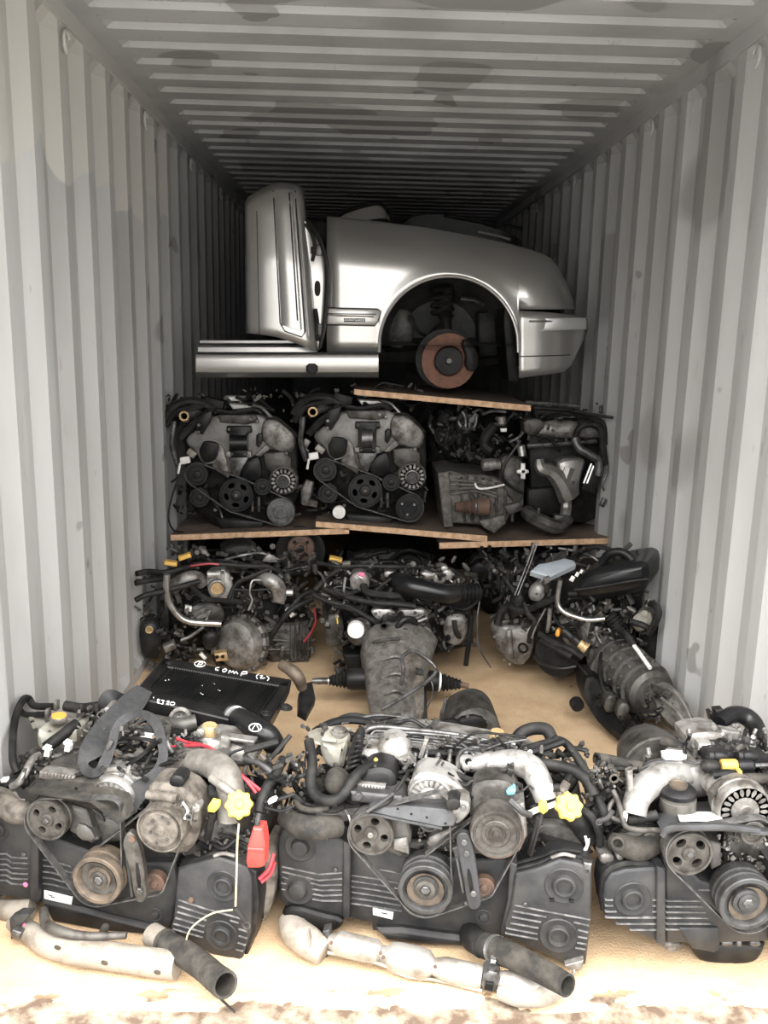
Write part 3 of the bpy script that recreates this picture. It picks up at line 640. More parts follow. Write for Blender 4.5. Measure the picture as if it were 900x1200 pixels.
T.bar('starter_motor', 'alu', X([(290, 372, .0)])[0], X([(375, 366, .0)])[0], [(0, 0), (5, .0), (7.5, .1), (7.5, .6), (6.5, .62), (6.5, 1), (0, 1)])
for i in range(7): T.t('case_rib', 'alud', 1.6, X([(190 + i * 42, 430 + i * 5 + (i % 2) * 12, .012), (200 + i * 40, 520 + (i % 3) * 20, .01), (215 + i * 36, 630, .012)]))
for i in range(4): T.t('case_rib', 'grimy', 1.5, X([(150, 440 + i * 22, .01), (260, 450 + i * 14, .0), (360, 470 + i * 16, .01)]))
T.boot('drive_shaft_boot', 'rust', X([(170, 565, -.03)])[0], X([(255, 562, -.03)])[0], 6, 10, 5); T.bar('joint_cup', 'rust', X([(255, 562, -.03)])[0], X([(330, 562, -.03)])[0], [(0, 0), (10, .0), (10, .1), (9, .14), (10.5, .2), (10.5, .9), (8, 1), (0, 1)]); T.bar('boot_clamp', 'steel', X([(258, 562, -.03)])[0], X([(264, 562, -.03)])[0], [(0, 0), (10.6, 0), (10.6, 1), (0, 1)])
T.p('gearbox_foot', 'grimy', X([(280, 630), (400, 600), (405, 640), (350, 685), (300, 660)]), -.03, .1, .008); T.p('gearbox_ear', 'alud', X([(390, 560), (470, 540), (480, 580), (420, 600)]), -.02, .06, .006)
T.t('breather_pipe', 'white', 1.3, X([(260, 455, -.02), (275, 478, -.03), (320, 478, -.03), (395, 462, -.02)])); T.t('cable', 'black', 1.8, X([(470, 260, -.03), (400, 360, -.04), (385, 410, -.04), (400, 450, -.03), (480, 500, -.03)]))
T.bar('solenoid', 'chrome', X([(478, 328, -.04)])[0], X([(470, 278, -.04)])[0], [(0, 0), (5, 0), (5, .9), (3, 1), (0, 1)]); T.r('bracket', 'white', *X([(482, 400)])[0], 5, 18, -.05, .02); T.r('bracket', 'white', *X([(480, 402)])[0], 14, 5, -.05, .02, rnd=1)
T.p('exhaust_shield', 'shield', X([(640, 345), (760, 338), (768, 370), (745, 440), (738, 532), (645, 538), (645, 430), (640, 405)]), .0, .1, .016, rnd=1)
T.t('exhaust_runner', 'shield', [5, 8, 9, 11, 13], X([(555, 345, .03), (565, 385, .02), (610, 400, .02), (650, 440, .02), (690, 520, .03)])); T.t('exhaust_runner', 'shield', 8, X([(690, 380, .02), (670, 450, .02), (680, 530, .03)])); T.r('bolt_boss', 'steel', *X([(705, 455)])[0], 6, 6, -.005, .02, 20)
T.t('exhaust_pipe', 'shield', 6.5, X([(680, 520, .04), (680, 570, .03), (672, 610, .0)])); T.t('exhaust_elbow', 'alud', [7, 9, 9, 8], X([(690, 620, .0), (640, 655, -.06), (570, 635, -.06), (510, 600, .02), (500, 580, .06)])); T.r('exhaust_flange', 'alud', *X([(665, 618)])[0], 20, 7, -.02, .05, 5)
T.t('mount_stud', 'steel', 1.6, X([(553, 570, -.03), (551, 605, -.05)]))
T.t('valve_cover', 'alu', [9, 10.5, 10.5, 9], X([(545, 212, .08), (620, 205, .08), (720, 210, .08), (830, 215, .1)]), 12); T.t('fuel_rail', 'steel', 3, X([(500, 285, .05), (650, 275, .06), (820, 262, .08)]))
T.t('coolant_hose', 'steel', 5.2, X([(718, 250, .0), (735, 290, -.02), (790, 325, -.03), (828, 355, -.03), (828, 420, -.03)]), 10); T.t('hose', 'rubber', 4, X([(720, 240, .0), (745, 195, -.02), (800, 185, -.02), (838, 215, -.02), (848, 300, -.02), (858, 370, -.02)])); T.t('wire', 'steel', 1.2, X([(862, 350, -.03), (868, 400, -.03), (845, 460, -.03), (852, 490, -.03)])); T.r('connector', 'steel', *X([(850, 545)])[0], 5, 10, -.03, .02, 25)
T.t('hose', 'black', 2, X([(540, 235, .02), (600, 245, .0), (630, 280, -.01), (650, 310, .0)])); T.t('hose', 'black', 1.8, X([(550, 260, .0), (580, 240, -.01), (620, 260, -.01), (635, 300, .0)]))
T.p('throttle_body', 'alud', X([(480, 160), (560, 160), (590, 190), (540, 240), (490, 230)]), .03, .1, .008, rnd=1); T.bar('sensor', 'alu', X([(382, 150, .05)])[0], X([(385, 190, .05)])[0], [(0, 0), (5, 0), (5, .8), (3, 1), (0, 1)]); T.r('connector', 'white', *X([(393, 212)])[0], 7, 4, .04, .02)
T.t('hose', 'rubber', 6, X([(350, 190, .1), (310, 240, .08), (305, 280, .08), (340, 310, .06)])); T.t('top_rail', 'steel', 4, X([(490, 88, .2), (600, 95, .2), (740, 105, .2)])); T.t('cable', 'black', 1.8, X([(530, 110, .1), (680, 120, .05), (800, 140, -.02), (895, 155, -.05)])); T.t('hose', 'rubber', 3.4, X([(540, 130, .12), (660, 130, .1), (780, 150, .06), (850, 190, .04), (855, 280, .02)]))
T.p('oil_pan', 'dark', X([(500, 480), (640, 470), (660, 600), (560, 610), (500, 580)]), .08, .3, .01); T.r('coil_pack', 'black', *X([(800, 440)])[0], 16, 30, -.01, .06, 20); T.t('plug_lead', 'chrome', 1.6, X([(795, 365, -.02), (770, 430, -.02), (760, 455, -.02)])); T.t('plug_lead', 'chrome', 1.6, X([(805, 375, -.02), (785, 430, -.02), (775, 455, -.02)]))
T.clut(31, 515, 475, 560, 535, .04, .2, 9, 50, rr=(1.3, 3), sz=(1.5, 4.5)); T.clut(32, 620, 472, 712, 520, .04, .16, 9, 50, rr=(1.2, 2.6), sz=(1.5, 4)); T.clut(33, 560, 480, 625, 540, .03, .15, 6, 40, rr=(1.2, 2.6), sz=(1.5, 4)); T.clut(34, 515, 555, 610, 610, .005, .05, 0, 50, sz=(1.5, 4))
# a dark engine deeper on the boards, between them
e = thing('engine', 'dark engine deep on the boards between the second V-engine and the gearbox', 'engine', V((0, 0, 0)), 'engines on the lower boards')
T = Fr(0, YT + .5, 0, e); e.location = T.at(540, 600, .2)
T.p('engine_block', 'dark', [(500, 475), (600, 475), (605, 560), (600, 600), (505, 600)], .1, .4, .02, rnd=1); T.d('pulley', 'dark', 522, 510, 14, .02, 'plain'); T.p('cover', 'black', [(506, 478), (560, 472), (572, 500), (560, 535), (512, 540)], .06, .08, .015, rnd=1); T.clut(41, 500, 468, 600, 545, .0, .1, 10, 30, rr=(1.5, 3.5), fm='dark')
# ---------------------------------------------------------------- second row on the floor
GM = 'engines in the second row'
def setloc(e, T, px, py, off): e.location = T.at(px, py, off); e.location.z = 0
# left: engine with open bell housing
e = thing('engine', 'engine with grey bell housing and open throttle bore, behind the black intercooler', 'engine', V((0, 0, 0)), GM)
D = Fr(-.7, 2.2, .2, e); setloc(e, D, 260, 780, .2)
X = lambda L: [(150 + x / 4.5, 630 + y / 4.5) + tuple(o) for x, y, *o in L]
D.p('engine_block', 'dark', X([(210, 330), (260, 230), (480, 250), (900, 300), (980, 420), (950, 570), (220, 580)]), .12, .45, .02)
D.p('cylinder_head', 'alud', X([(300, 360), (480, 340), (520, 420), (480, 480), (330, 490), (290, 430)]), .04, .15, .012, rnd=1)
for a in ((340, 400, 410, 365), (360, 420, 440, 380)): D.p('silver_plate', 'alub', X([(a[0], a[1]), (a[2], a[3]), (a[2] - 10, a[3] + 30), (a[0] + 10, a[1] + 22)]), .0, .02, .003)
c = D.at(*X([(585, 560)])[0], -.02); mm = D.m(c); ax = V((-.45, -.85, .18)).normalized(); b = B()
b.lathe(c, ax, [(34 * mm, -.05), (34 * mm, -.02), (31 * mm, -.015), (30 * mm, .0), (26 * mm, .035), (19 * mm, .05), (6 * mm, .055), (5 * mm, .07), (0, .07)], 40); bh = b.obj('bell_housing', 'alu', e, 30)
b = B(); u, w_ = perp(ax)
for i in range(14):
    a = i * 2 * math.pi / 14; b.lathe(c + (u * math.cos(a) + w_ * math.sin(a)) * 33 * mm - ax * .02, ax, [(0, -.02), (3.2 * mm, -.02), (3.2 * mm, .008), (1.5 * mm, .012), (0, .012)], 8)
b.obj('flange_bolt_lugs', 'alud', bh, 30, kind='stuff')
D.p('gearbox_case', 'alud', X([(690, 480), (760, 450), (880, 455), (960, 440), (965, 640), (880, 665), (760, 660), (690, 600)]), .03, .3, .016)
for i in range(5): D.t('case_rib', 'alud', 1.3, X([(860 + i * 22, 460, .02), (862 + i * 22, 560, .015), (860 + i * 22, 650, .02)]))
for i in range(3): D.t('case_rib', 'alud', 1.4, X([(700, 500 + i * 45, .02), (780, 490 + i * 50, .015), (850, 500 + i * 45, .02)]))
D.d('gearbox_boss', 'alud', *X([(760, 560)])[0], 9, .015, 'ring', t=.6)
b_ = D.p('throttle_body', 'alub', X([(415, 190), (500, 170), (545, 200), (560, 300), (540, 345), (450, 340), (420, 280)]), -.01, .08, .008, rnd=1)
D.bar('throttle_motor', 'alub', X([(418, 195, -.02)])[0], X([(480, 192, -.02)])[0], [(0, 0), (4.5, 0), (5, .2), (5, 1), (0, 1)], parent=b_)
D.d('throttle_bore', 'alu', *X([(470, 270)])[0], 10.2, -.04, [(0, -.8), (.8, -.8), (.8, -.0), (.86, .06), (1, .0), (1, -.8)], parent=b_); D.d('butterfly_valve', 'brass', *X([(470, 270)])[0], 7.8, -.022, 'cyl', t=.1, parent=b_)
D.r('throttle_bracket', 'alub', *X([(500, 210)])[0], 5, 17, -.035, .03, 2, parent=b_)
D.t('coolant_pipe', 'chrome', 4, X([(205, 195, -.06), (203, 260, -.06), (218, 340, -.06), (265, 410, -.06), (330, 445, -.06), (490, 455, -.06)]), 12)
D.t('intake_runner', 'alu', 8.5, X([(235, 262, .02), (290, 225, .0), (350, 210, .0), (390, 235, .03)]), 12); D.t('intake_runner', 'alub', [7, 9, 9, 8], X([(700, 215, .02), (745, 225, -.03), (790, 260, -.04), (800, 320, -.02)]), 12); D.r('runner_flange', 'alu', *X([(795, 330)])[0], 15, 8, -.03, .04, 12)
D.t('coolant_stub', 'alub', 4, X([(815, 290, -.02), (870, 290, -.03)])); D.bar('injector', 'alu', X([(840, 240, 0)])[0], X([(840, 195, .02)])[0], [(0, 0), (3.5, 0), (3.5, .5), (5, .6), (3, 1), (0, 1)])
D.d('hose_neck', 'brass', *X([(112, 487)])[0], 4.6, -.06, 'ring'); D.p('resonator_box', 'black', X([(62, 450), (150, 440), (180, 500), (170, 640), (75, 640), (58, 540)]), -.03, .12, .016, rnd=1)
for x, y, r in ((225, 140, 8), (300, 105, -18)): D.r('fuse_clip', 'mustard', *X([(x, y)])[0], 15, 4.5, -.05, .04, r)
for h in ([(45, 190, -.1), (110, 180, -.06), (190, 185, 0), (300, 160, .02)], [(40, 240, -.1), (120, 225, -.06), (200, 215, -.02)], [(40, 330, -.1), (90, 305, -.08), (200, 280, -.06), (380, 230, -.05)]): D.t('hose', 'rubber', 3.6, X(h), hollow=False)
D.t('harness', 'rubber', 3, X([(290, 165, .0), (380, 140, -.02), (480, 140, -.03), (620, 150, -.02), (760, 160, 0), (860, 250, 0)])); D.t('wire', 'redw', 1.2, X([(330, 150, -.03), (420, 138, -.045), (480, 142, -.05)]))
D.t('bracket_wire', 'alub', 1.2, X([(700, 225, -.05), (655, 228, -.06), (642, 290, -.07), (655, 330, -.07), (635, 383, -.06)]), k=3)
D.t('wire', 'redw', 1.2, [(368, 712, -.02), (370, 728, -.03), (364, 742, -.03), (356, 752, -.02)]); D.r('connector', 'white', *X([(855, 398)])[0], 10, 6, -.05, .03, 50); D.r('connector', 'white', *X([(318, 378)])[0], 8, 5, -.02, .03, 10); D.r('cable_tag', 'white', *X([(395, 628)])[0], 9, 4, -.06, .02, 45)
D.p('sensor_block', 'brass', X([(455, 615), (520, 605), (530, 650), (465, 655)]), -.08, .05, .004)
for x, y in ((470, 630), (500, 628)): D.d('port', 'dark', *X([(x, y)])[0], 2.2, -.084, 'cyl', t=.3, n=12)
D.p('starter_housing', 'black', X([(390, 520), (440, 495), (480, 515), (475, 570), (430, 600), (395, 580)]), -.07, .1, .012, rnd=1); D.t('bracket_bar', 'steel', 2.4, X([(280, 540, -.06), (330, 520, -.06), (400, 470, -.06)])); D.r('steel_block', 'alu', *X([(220, 582)])[0], 14, 8, -.07, .05, -25)
D.t('hose', 'rubber', 3.2, [(314, 752, -.05), (330, 728, -.06), (352, 700, -.05), (372, 692, -.02)]); D.t('hose', 'rubber', 3, [(318, 744, -.06), (340, 716, -.07), (366, 702, -.05)])
D.p('lift_eye', 'alu', X([(710, 125), (740, 85), (775, 100), (790, 130), (750, 132)]), .02, .02, .003); D.bar('fuel_damper', 'alu', X([(380, 55, .1)])[0], X([(425, 95, .06)])[0], [(0, 0), (3, 0), (4, .3), (4, .6), (2, .7), (2, 1), (0, 1)])
D.p('coolant_manifold', 'dark', X([(490, 60), (600, 30), (680, 50), (690, 100), (600, 115), (500, 110)]), .16, .15, .012, rnd=1)
D.clut(51, 160, 668, 215, 780, .0, .08, 14, 60, rr=(1.3, 3)); D.clut(52, 215, 662, 305, 730, .02, .1, 12, 60, rr=(1.3, 3)); D.clut(53, 300, 660, 375, 735, .0, .1, 14, 60, rr=(1.3, 3)); D.clut(54, 195, 640, 370, 668, .05, .2, 9, 60, rr=(1.2, 2.6)); D.clut(55, 180, 725, 262, 785, -.04, .04, 9, 50, rr=(1.5, 3.5)); D.clut(56, 300, 738, 370, 782, .0, .03, 0, 50, ('dark',), sz=(1.5, 4)); D.clut(57, 215, 665, 360, 725, -.06, .0, 5, 26, ('rubber',), fm='alu', sz=(1.2, 3.4))
D.bolts(X([(420, 330), (545, 215), (690, 470), (840, 650), (300, 470), (700, 620)]), 2.2, 'alu', -.02)
# centre: engine with gearbox and drive shafts towards the door
e = thing('engine', 'engine mid second row, its dirty gearbox and two booted drive shafts pointing forward', 'engine', V((0, 0, 0)), GM)
G = Fr(0, 2.05, 0, e); setloc(e, G, 470, 790, .1)
X = lambda L: [(340 + x / 4.09, 630 + y / 4.09) + tuple(o) for x, y, *o in L]
G.p('engine_block', 'dark', X([(230, 260), (880, 260), (880, 520), (700, 565), (250, 550)]), .1, .4, .02)
G.p('head_cover', 'alud', X([(165, 375), (250, 365), (262, 520), (180, 530), (165, 480)]), .02, .25, .012, rnd=1); G.t('dipstick', 'yellow', 1.2, X([(222, 370, -.01), (228, 412, -.02)])); G.p('head_cover', 'alu', X([(740, 390), (800, 365), (850, 380), (850, 480), (800, 530), (740, 500)]), .0, .25, .014, rnd=1)
G.p('bell_housing', 'alu', X([(590, 440), (670, 430), (695, 500), (680, 570), (640, 590), (590, 560)]), -.08, .15, .014, rnd=1)
rr = []; b = B()
for px, py, off, rx, ry in ((468, 742, -.16, 43, 30), (466, 748, -.22, 44, 32), (464, 765, -.28, 41, 32), (464, 785, -.36, 37, 31), (463, 805, -.44, 34, 30), (463, 822, -.52, 30, 28), (463, 840, -.6, 26, 24), (464, 856, -.66, 22, 20)):
    c = G.at(px, py + 14, off); mm = G.m(c); R_ = []
    for j in range(28):
        a = 2 * math.pi * j / 28; q = 1 + .05 * math.cos(a * 6 + off * 8) + .04 * math.sin(a * 3)
        R_.append(c + V((math.cos(a) * rx * mm * q, 0, math.sin(a) * ry * mm * q * (1 if math.sin(a) > 0 else .66))))
    rr.append(R_)
b.rings(rr); gb = b.obj('gearbox_case', 'grimy', e, 50)
for i, (y, o) in enumerate(((757, -.25), (775, -.33), (795, -.41), (815, -.5))): 
    w_ = 38 - i * 4; G.t('case_rib', 'alu', 1.6, [(464 - w_ + 6, y + 16, o + .03), (464 - w_ * .6, y + 2, o - .02), (464, y - 6, o - .045), (464 + w_ * .6, y + 2, o - .02)], parent=gb)
G.p('side_casting', 'tan', [(473, 762, -.34), (492, 768, -.34), (497, 800, -.5), (497, 835, -.6), (490, 862, -.64), (478, 842, -.62), (474, 800, -.46)], 0, .06, .008, parent=gb); G.p('casting_slot', 'dark', [(487, 783, -.46), (496, 786, -.47), (495, 791, -.48), (487, 789, -.47)], 0, .01, .001, parent=gb)
G.t('bell_flange', 'alud', 2.4, [(428, 790, -.22), (427, 770, -.24), (432, 757, -.26), (446, 751, -.28), (468, 749, -.3)], parent=gb); G.t('case_seam', 'rubber', 1.8, [(427, 808, -.3), (427, 785, -.3), (430, 765, -.28), (440, 756, -.28)], parent=gb)
G.p('mount_bracket', 'black', X([(430, 430), (455, 395), (500, 410), (540, 380), (560, 410), (580, 470), (540, 500), (440, 500)]), -.2, .1, .01, rnd=1); G.t('mount_arm', 'black', 4, X([(510, 440, -.22), (545, 395, -.22), (590, 395, -.2), (600, 420, -.18)])); G.d('mount_bush', 'rubber', *X([(450, 425)])[0], 4.5, -.24, 'ring'); G.d('mount_bush', 'rubber', *X([(550, 455)])[0], 5, -.24, 'ring')
s_ = G.d('starter_motor', 'alud', *X([(335, 465)])[0], 15, -.16, 'dome', t=1.2); G.d('starter_cap', 'white', *X([(315, 447)])[0], 10, -.22, 'cap', parent=s_); G.d('starter_nose', 'steel', *X([(360, 490)])[0], 7.5, -.2, 'ring', parent=s_)
# drive shafts: left and right
G.bar('drive_shaft', 'steel', (366, 798, -.3), (388, 798, -.3), [(0, 0), (3, 0), (3, .15), (4, .16), (4, 1), (0, 1)]); G.boot('drive_shaft_boot', 'rubber', (386, 797.5, -.3), (407, 796, -.3), 6, 12, 5); G.bar('joint_cup', 'black', (406, 796, -.3), (432, 795, -.3), [(0, 0), (11, 0), (13, .2), (13, 1), (0, 1)]); G.bar('boot_clamp', 'chrome', (384.5, 798, -.3), (387, 798, -.3), [(0, 0), (5, 0), (5, 1), (0, 1)])
G.bar('joint_cup', 'black', (492, 797, -.3), (515, 799, -.3), [(0, 0), (12, 0), (12.5, .8), (11, 1), (0, 1)]); G.bar('boot_clamp', 'white', (513.5, 799, -.3), (516, 799.2, -.3), [(0, 0), (11.6, 0), (11.6, 1), (0, 1)]); G.boot('drive_shaft_boot', 'rubber', (516, 799.5, -.3), (539, 802, -.3), 12, 6, 5); G.bar('drive_shaft', 'rust', (538, 802, -.3), (549, 804, -.3), [(0, 0), (4, 0), (4, .3), (3.4, .35), (3.4, 1), (0, 1)])
G.t('gear_lever', 'steel', 2.3, [(470, 803, -.56), (473, 785, -.56), (471, 771, -.52), (482, 763, -.48), (494, 768, -.5), (511, 786, -.54), (490, 806, -.6), (447, 832, -.68)], label='bent grey shift linkage rod'); G.d('lever_joint', 'steel', 511, 786, 3, -.55, 'ring')
hose = G.t('intake_hose', 'gloss', [10, 12, 11, 10.5], X([(500, 205, -.02), (540, 222, -.1), (620, 245, -.14), (740, 268, -.14), (800, 265, -.12)]), 16); G.boot('hose_bellows', 'gloss', X([(790, 265, -.12)])[0], X([(900, 262, -.08)])[0], 11, 11, 6, parent=hose)
G.p('silver_plate', 'alub', X([(385, 350), (440, 338), (500, 345), (510, 400), (495, 425), (440, 410), (400, 380)]), -.1, .04, .006, rnd=1); G.p('silver_plate', 'alub', X([(510, 345), (620, 340), (655, 355), (640, 385), (600, 400), (560, 385), (515, 400)]), -.09, .04, .006, rnd=1)
G.p('distributor_block', 'alu', X([(285, 190), (330, 160), (370, 180), (385, 230), (350, 262), (290, 255)]), -.06, .1, .01, rnd=1); G.r('pink_label', 'pink', *X([(342, 180)])[0], 7, 5, -.065, .01); G.d('coolant_hole', 'dark', *X([(350, 235)])[0], 4, -.075, 'cyl', t=.6)
G.t('pipe', 'chrome', 1.6, X([(265, 190, -.04), (258, 250, -.05), (262, 300, -.05)])); G.t('hose', 'rubber', 4, X([(160, 240, -.02), (260, 280, -.06), (400, 310, -.1), (520, 320, -.12), (600, 330, -.12)])); G.t('hose', 'rubber', 3.6, X([(110, 270, -.02), (170, 300, -.04), (300, 340, -.06), (400, 400, -.1), (430, 430, -.14)])); G.t('hose', 'rubber', 4.5, X([(350, 225, -.09), (370, 262, -.1), (450, 275, -.1), (530, 280, -.1)])); G.t('hose', 'rubber', 3, X([(600, 420, -.1), (650, 390, -.1), (690, 370, -.08)]))
G.t('harness', 'rubber', 2.6, X([(130, 120, .05), (240, 140, .0), (340, 135, .0), (480, 140, .0), (640, 140, .05)])); G.t('harness', 'rubber', 3.2, X([(120, 250, -.01), (180, 190, .0), (240, 150, .0)])); G.r('fuse_clip', 'mustard', *X([(218, 108)])[0], 15, 4, .04, .04, 14); G.r('connector', 'alu', *X([(268, 130)])[0], 10, 5, -.02, .03, -6)
for x, y, w_, h_ in ((660, 185, 16, 8), (715, 200, 14, 10), (755, 180, 12, 12), (480, 180, 14, 8), (740, 150, 8, 6)): G.r('rocker_cover_lug', 'alub', *X([(x, y)])[0], w_, h_, .0, .05, 8, .004, rnd=1)
G.t('prop_stake', 'dark', 3, X([(872, 370, -.12), (860, 480, -.12), (842, 612, -.12)])); G.t('loose_wire', 'steel', .9, [(562, 705, -.06), (559, 730, -.08), (562, 760, -.1), (575, 782, -.25)]); G.t('ground_wire', 'steel', .8, X([(640, 640, -.35), (680, 700, -.36), (680, 760, -.4), (650, 830, -.45)]))
G.p('valve_body', 'dark', [(486, 808, -.5), (500, 812, -.5), (501, 850, -.6), (495, 862, -.62), (484, 850, -.6)], 0, .08, .006); G.p('rear_mount', 'dark', X([(250, 560), (350, 560), (340, 670), (300, 690), (270, 620)]), -.1, .2, .01)
G.clut(61, 375, 662, 470, 735, -.02, .06, 16, 70, rr=(1.3, 3)); G.clut(62, 465, 662, 560, 730, -.02, .06, 12, 60, rr=(1.3, 3)); G.clut(63, 425, 720, 500, 752, -.14, -.06, 7, 40, rr=(1.3, 2.6)); G.clut(64, 500, 715, 555, 765, .0, .05, 5, 40, sz=(1.5, 4)); G.clut(65, 380, 655, 545, 680, .0, .1, 8, 40, rr=(1, 2.2)); G.clut(66, 380, 665, 540, 725, -.1, -.02, 6, 40, ('rubber',), fm='alub', sz=(1, 3))
G.clut(67, 388, 740, 430, 790, -.02, .05, 6, 30); G.bolts(X([(410, 365), (470, 365), (530, 360), (600, 360), (300, 400)]), 2., 'steel', -.105)
# right: engine with long ribbed automatic gearbox
e = thing('engine', 'second-row engine by the right wall with long ribbed gearbox and black airbox', 'engine', V((0, 0, 0)), GM)
H = Fr(.58, 2.1, -.5, e); setloc(e, H, 660, 790, .0)
X = lambda L: [(550 + x / 3.913, 630 + y / 3.913) + tuple(o) for x, y, *o in L]
H.p('engine_block', 'dark', X([(100, 180), (860, 150), (860, 520), (500, 560), (300, 540), (120, 440)]), .2, .35, .02)
gc = H.p('differential_case', 'alu', X([(82, 392), (140, 388), (180, 410), (280, 402), (292, 440), (285, 520), (250, 585), (215, 590), (170, 570), (105, 490)]), -.02, .25, .018, rnd=1); H.d('shaft_port', 'dark', *X([(245, 508)])[0], 6.5, -.026, 'ring', parent=gc); H.p('case_rib', 'alu', X([(165, 425), (190, 425), (200, 560), (175, 560)]), -.04, .04, .006, parent=gc); H.bolts(X([(115, 455), (160, 560), (260, 420), (185, 580)]), 1.8, 'chrome', -.026)
H.p('airbox', 'gloss', X([(495, 205), (520, 165), (600, 140), (720, 118), (800, 112), (822, 145), (815, 235), (760, 262), (600, 285), (500, 290), (478, 250)]), -.14, .3, .03, rnd=1); H.t('airbox_seam', 'black', 1.6, X([(485, 240, -.15), (600, 225, -.15), (740, 200, -.15), (818, 190, -.15)])); 
for i, (x, y) in enumerate(((470, 190), (493, 170), (512, 157))): H.r('white_tab', 'white', *X([(x, y)])[0], 5 - i, 6 - i, -.15, .01, 30)
H.t('airbox_hose', 'black', 5, X([(605, 120, -.05), (640, 75, -.06), (690, 65, -.06), (730, 85, -.06), (755, 115, -.06)]), 10)
H.t('oil_pipe', 'chrome', 3, X([(418, 195, -.16), (408, 250, -.16), (406, 305, -.16), (440, 345, -.16), (520, 373, -.16), (560, 378, -.16), (622, 372, -.15)]), 12); H.t('oil_pipe', 'alu', 2.8, X([(370, 325, -.1), (366, 380, -.1), (358, 432, -.09)]), 10)
H.p('cylinder_head', 'alu', X([(390, 380), (460, 345), (560, 390), (600, 440), (600, 520), (520, 560), (430, 500)]), -.06, .2, .016, rnd=1); H.p('silver_plate', 'alub', X([(505, 400), (560, 385), (605, 420), (570, 480), (550, 470)]), -.09, .03, .005); H.p('silver_plate', 'alu', X([(540, 330), (600, 320), (620, 365), (560, 372)]), -.08, .03, .005)
H.p('intake_bend', 'alub', X([(262, 250), (290, 205), (330, 215), (345, 260), (320, 300), (270, 290)]), -.06, .1, .016, rnd=2)
H.bar('coil_pack', 'black', X([(430, 425, -.14)])[0], X([(520, 495, -.14)])[0], [(0, 0), (5, 0), (6, .2), (5, .4), (6.5, .5), (5, .7), (6, .8), (6, 1), (0, 1)]); H.bar('sensor_tip', 'brass', X([(505, 485, -.15)])[0], X([(540, 510, -.15)])[0], [(0, 0), (5.5, 0), (5.5, .5), (6.5, .55), (6.5, 1), (4, 1), (0, 1)]); H.r('orange_clip', 'orange', *X([(404, 438)])[0], 5, 9, -.12, .03, 5, rnd=1)
H.d('oil_pan', 'black', *X([(400, 540)])[0], 27, -.06, 'cyl', t=2.2, tilt=(0, .1)); H.t('sump_edge', 'black', 2.5, X([(300, 545, -.08), (340, 580, -.12), (420, 600, -.14), (490, 590, -.12)]))
for h in ([(320, 440, -.1), (380, 480, -.13), (460, 510, -.15), (520, 550, -.15)], [(330, 470, -.12), (400, 510, -.15), (470, 545, -.16)], [(190, 320, -.06), (250, 335, -.08), (330, 305, -.1), (400, 275, -.1)]): H.t('hose', 'rubber', 4, X(h))
for dx in (0, 14): H.t('thin_rod', 'steel', 1., X([(300 + dx, 22, -.02), (262 + dx, 130, -.05), (208 + dx, 265, -.1)]))
H.t('hose', 'rubber', 3, X([(250, 300, -.08), (270, 350, -.1), (300, 385, -.1), (280, 440, -.1), (275, 480, -.08)])); H.t('cable', 'alu', 1.2, X([(350, 325, -.1), (310, 400, -.11), (285, 460, -.1)])); H.t('hose', 'rubber', 5, X([(130, 400, -.05), (150, 340, -.04), (200, 300, -.04), (230, 320, -.05)])); H.p('control_unit', 'black', X([(180, 260), (240, 250), (255, 330), (200, 380), (170, 340)]), -.06, .1, .012, rnd=1)
H.boot('air_bellows', 'rubber', X([(640, 355, -.12)])[0], X([(690, 420, -.12)])[0], 9, 10, 5); H.p('coolant_bottle', 'tank', X([(740, 372), (800, 335), (840, 365), (820, 420), (770, 440), (742, 410)]), -.1, .12, .014, rnd=1); H.d('bottle_cap', 'tank', *X([(802, 350)])[0], 4, -.12, 'cap'); H.t('hose', 'rubber', 4, X([(815, 300, -.08), (850, 310, -.12), (868, 345, -.14), (850, 395, -.14), (820, 440, -.12)])); H.t('hose', 'rubber', 4, X([(740, 385, -.13), (790, 400, -.14), (815, 410, -.13)])); H.t('wire', 'alu', 1.4, X([(815, 262, -.1), (822, 290, -.1), (812, 315, -.1)]))
H.t('white_tube', 'white', 2.4, [(739, 751, -.2), (750, 766, -.25), (762, 783, -.32)]); H.t('hose', 'rubber', 4, [(722, 733, -.14), (735, 745, -.2), (742, 756, -.22)]); H.p('side_frame', 'black', X([(780, 440), (860, 330), (870, 500), (850, 620), (800, 600)]), .02, .1, .01)
H_ = H; H = Fr(0, 2.1, 0, e)
# automatic gearbox barrel
a, c = H.at(716, 768, -.22), H.at(800, 846, -.82); axv = (c - a); L = axv.length; u, w_ = perp(axv); mm = H.m(a)
def ringat(f, r, wob=0): return [a + axv * f + (u * math.cos(t) + w_ * math.sin(t)) * r * (1 + wob * math.cos(t * 16)) for t in [2 * math.pi * j / 48 for j in range(96)]]
b = B(); b.rings([ringat(f, r, q) for f, r, q in ((-.02, .105, 0), (0, .12, 0), (.03, .12, 0), (.04, .106, .03), (.2, .106, .034), (.4, .103, .034), (.55, .098, .03), (.6, .1, 0), (.63, .082, 0), (.8, .066, 0), (.97, .05, 0), (1, .045, 0), (1, .03, 0), (.95, .03, 0))]); ag = b.obj('gearbox_case', 'acase', e, 30)
for f in (.12, .26, .40, .52): b = B(); b.rings([ringat(f + d_, r) for d_, r in ((-.006, .1), (-.004, .114), (.004, .114), (.006, .1))]); b.obj('case_rib', 'alub', ag, 30)
b = B()
for f in (.06, .19, .33, .46):
    for j in range(12): t = j * 2 * math.pi / 12 + .13; p = a + axv * f + (u * math.cos(t) + w_ * math.sin(t)) * .11; b.lathe(p, u * math.cos(t) + w_ * math.sin(t), [(0, -.01), (.0045, -.01), (.0045, .002), (0, .002)], 8)
b.obj('case_studs', 'alu', ag, 30, kind='stuff')
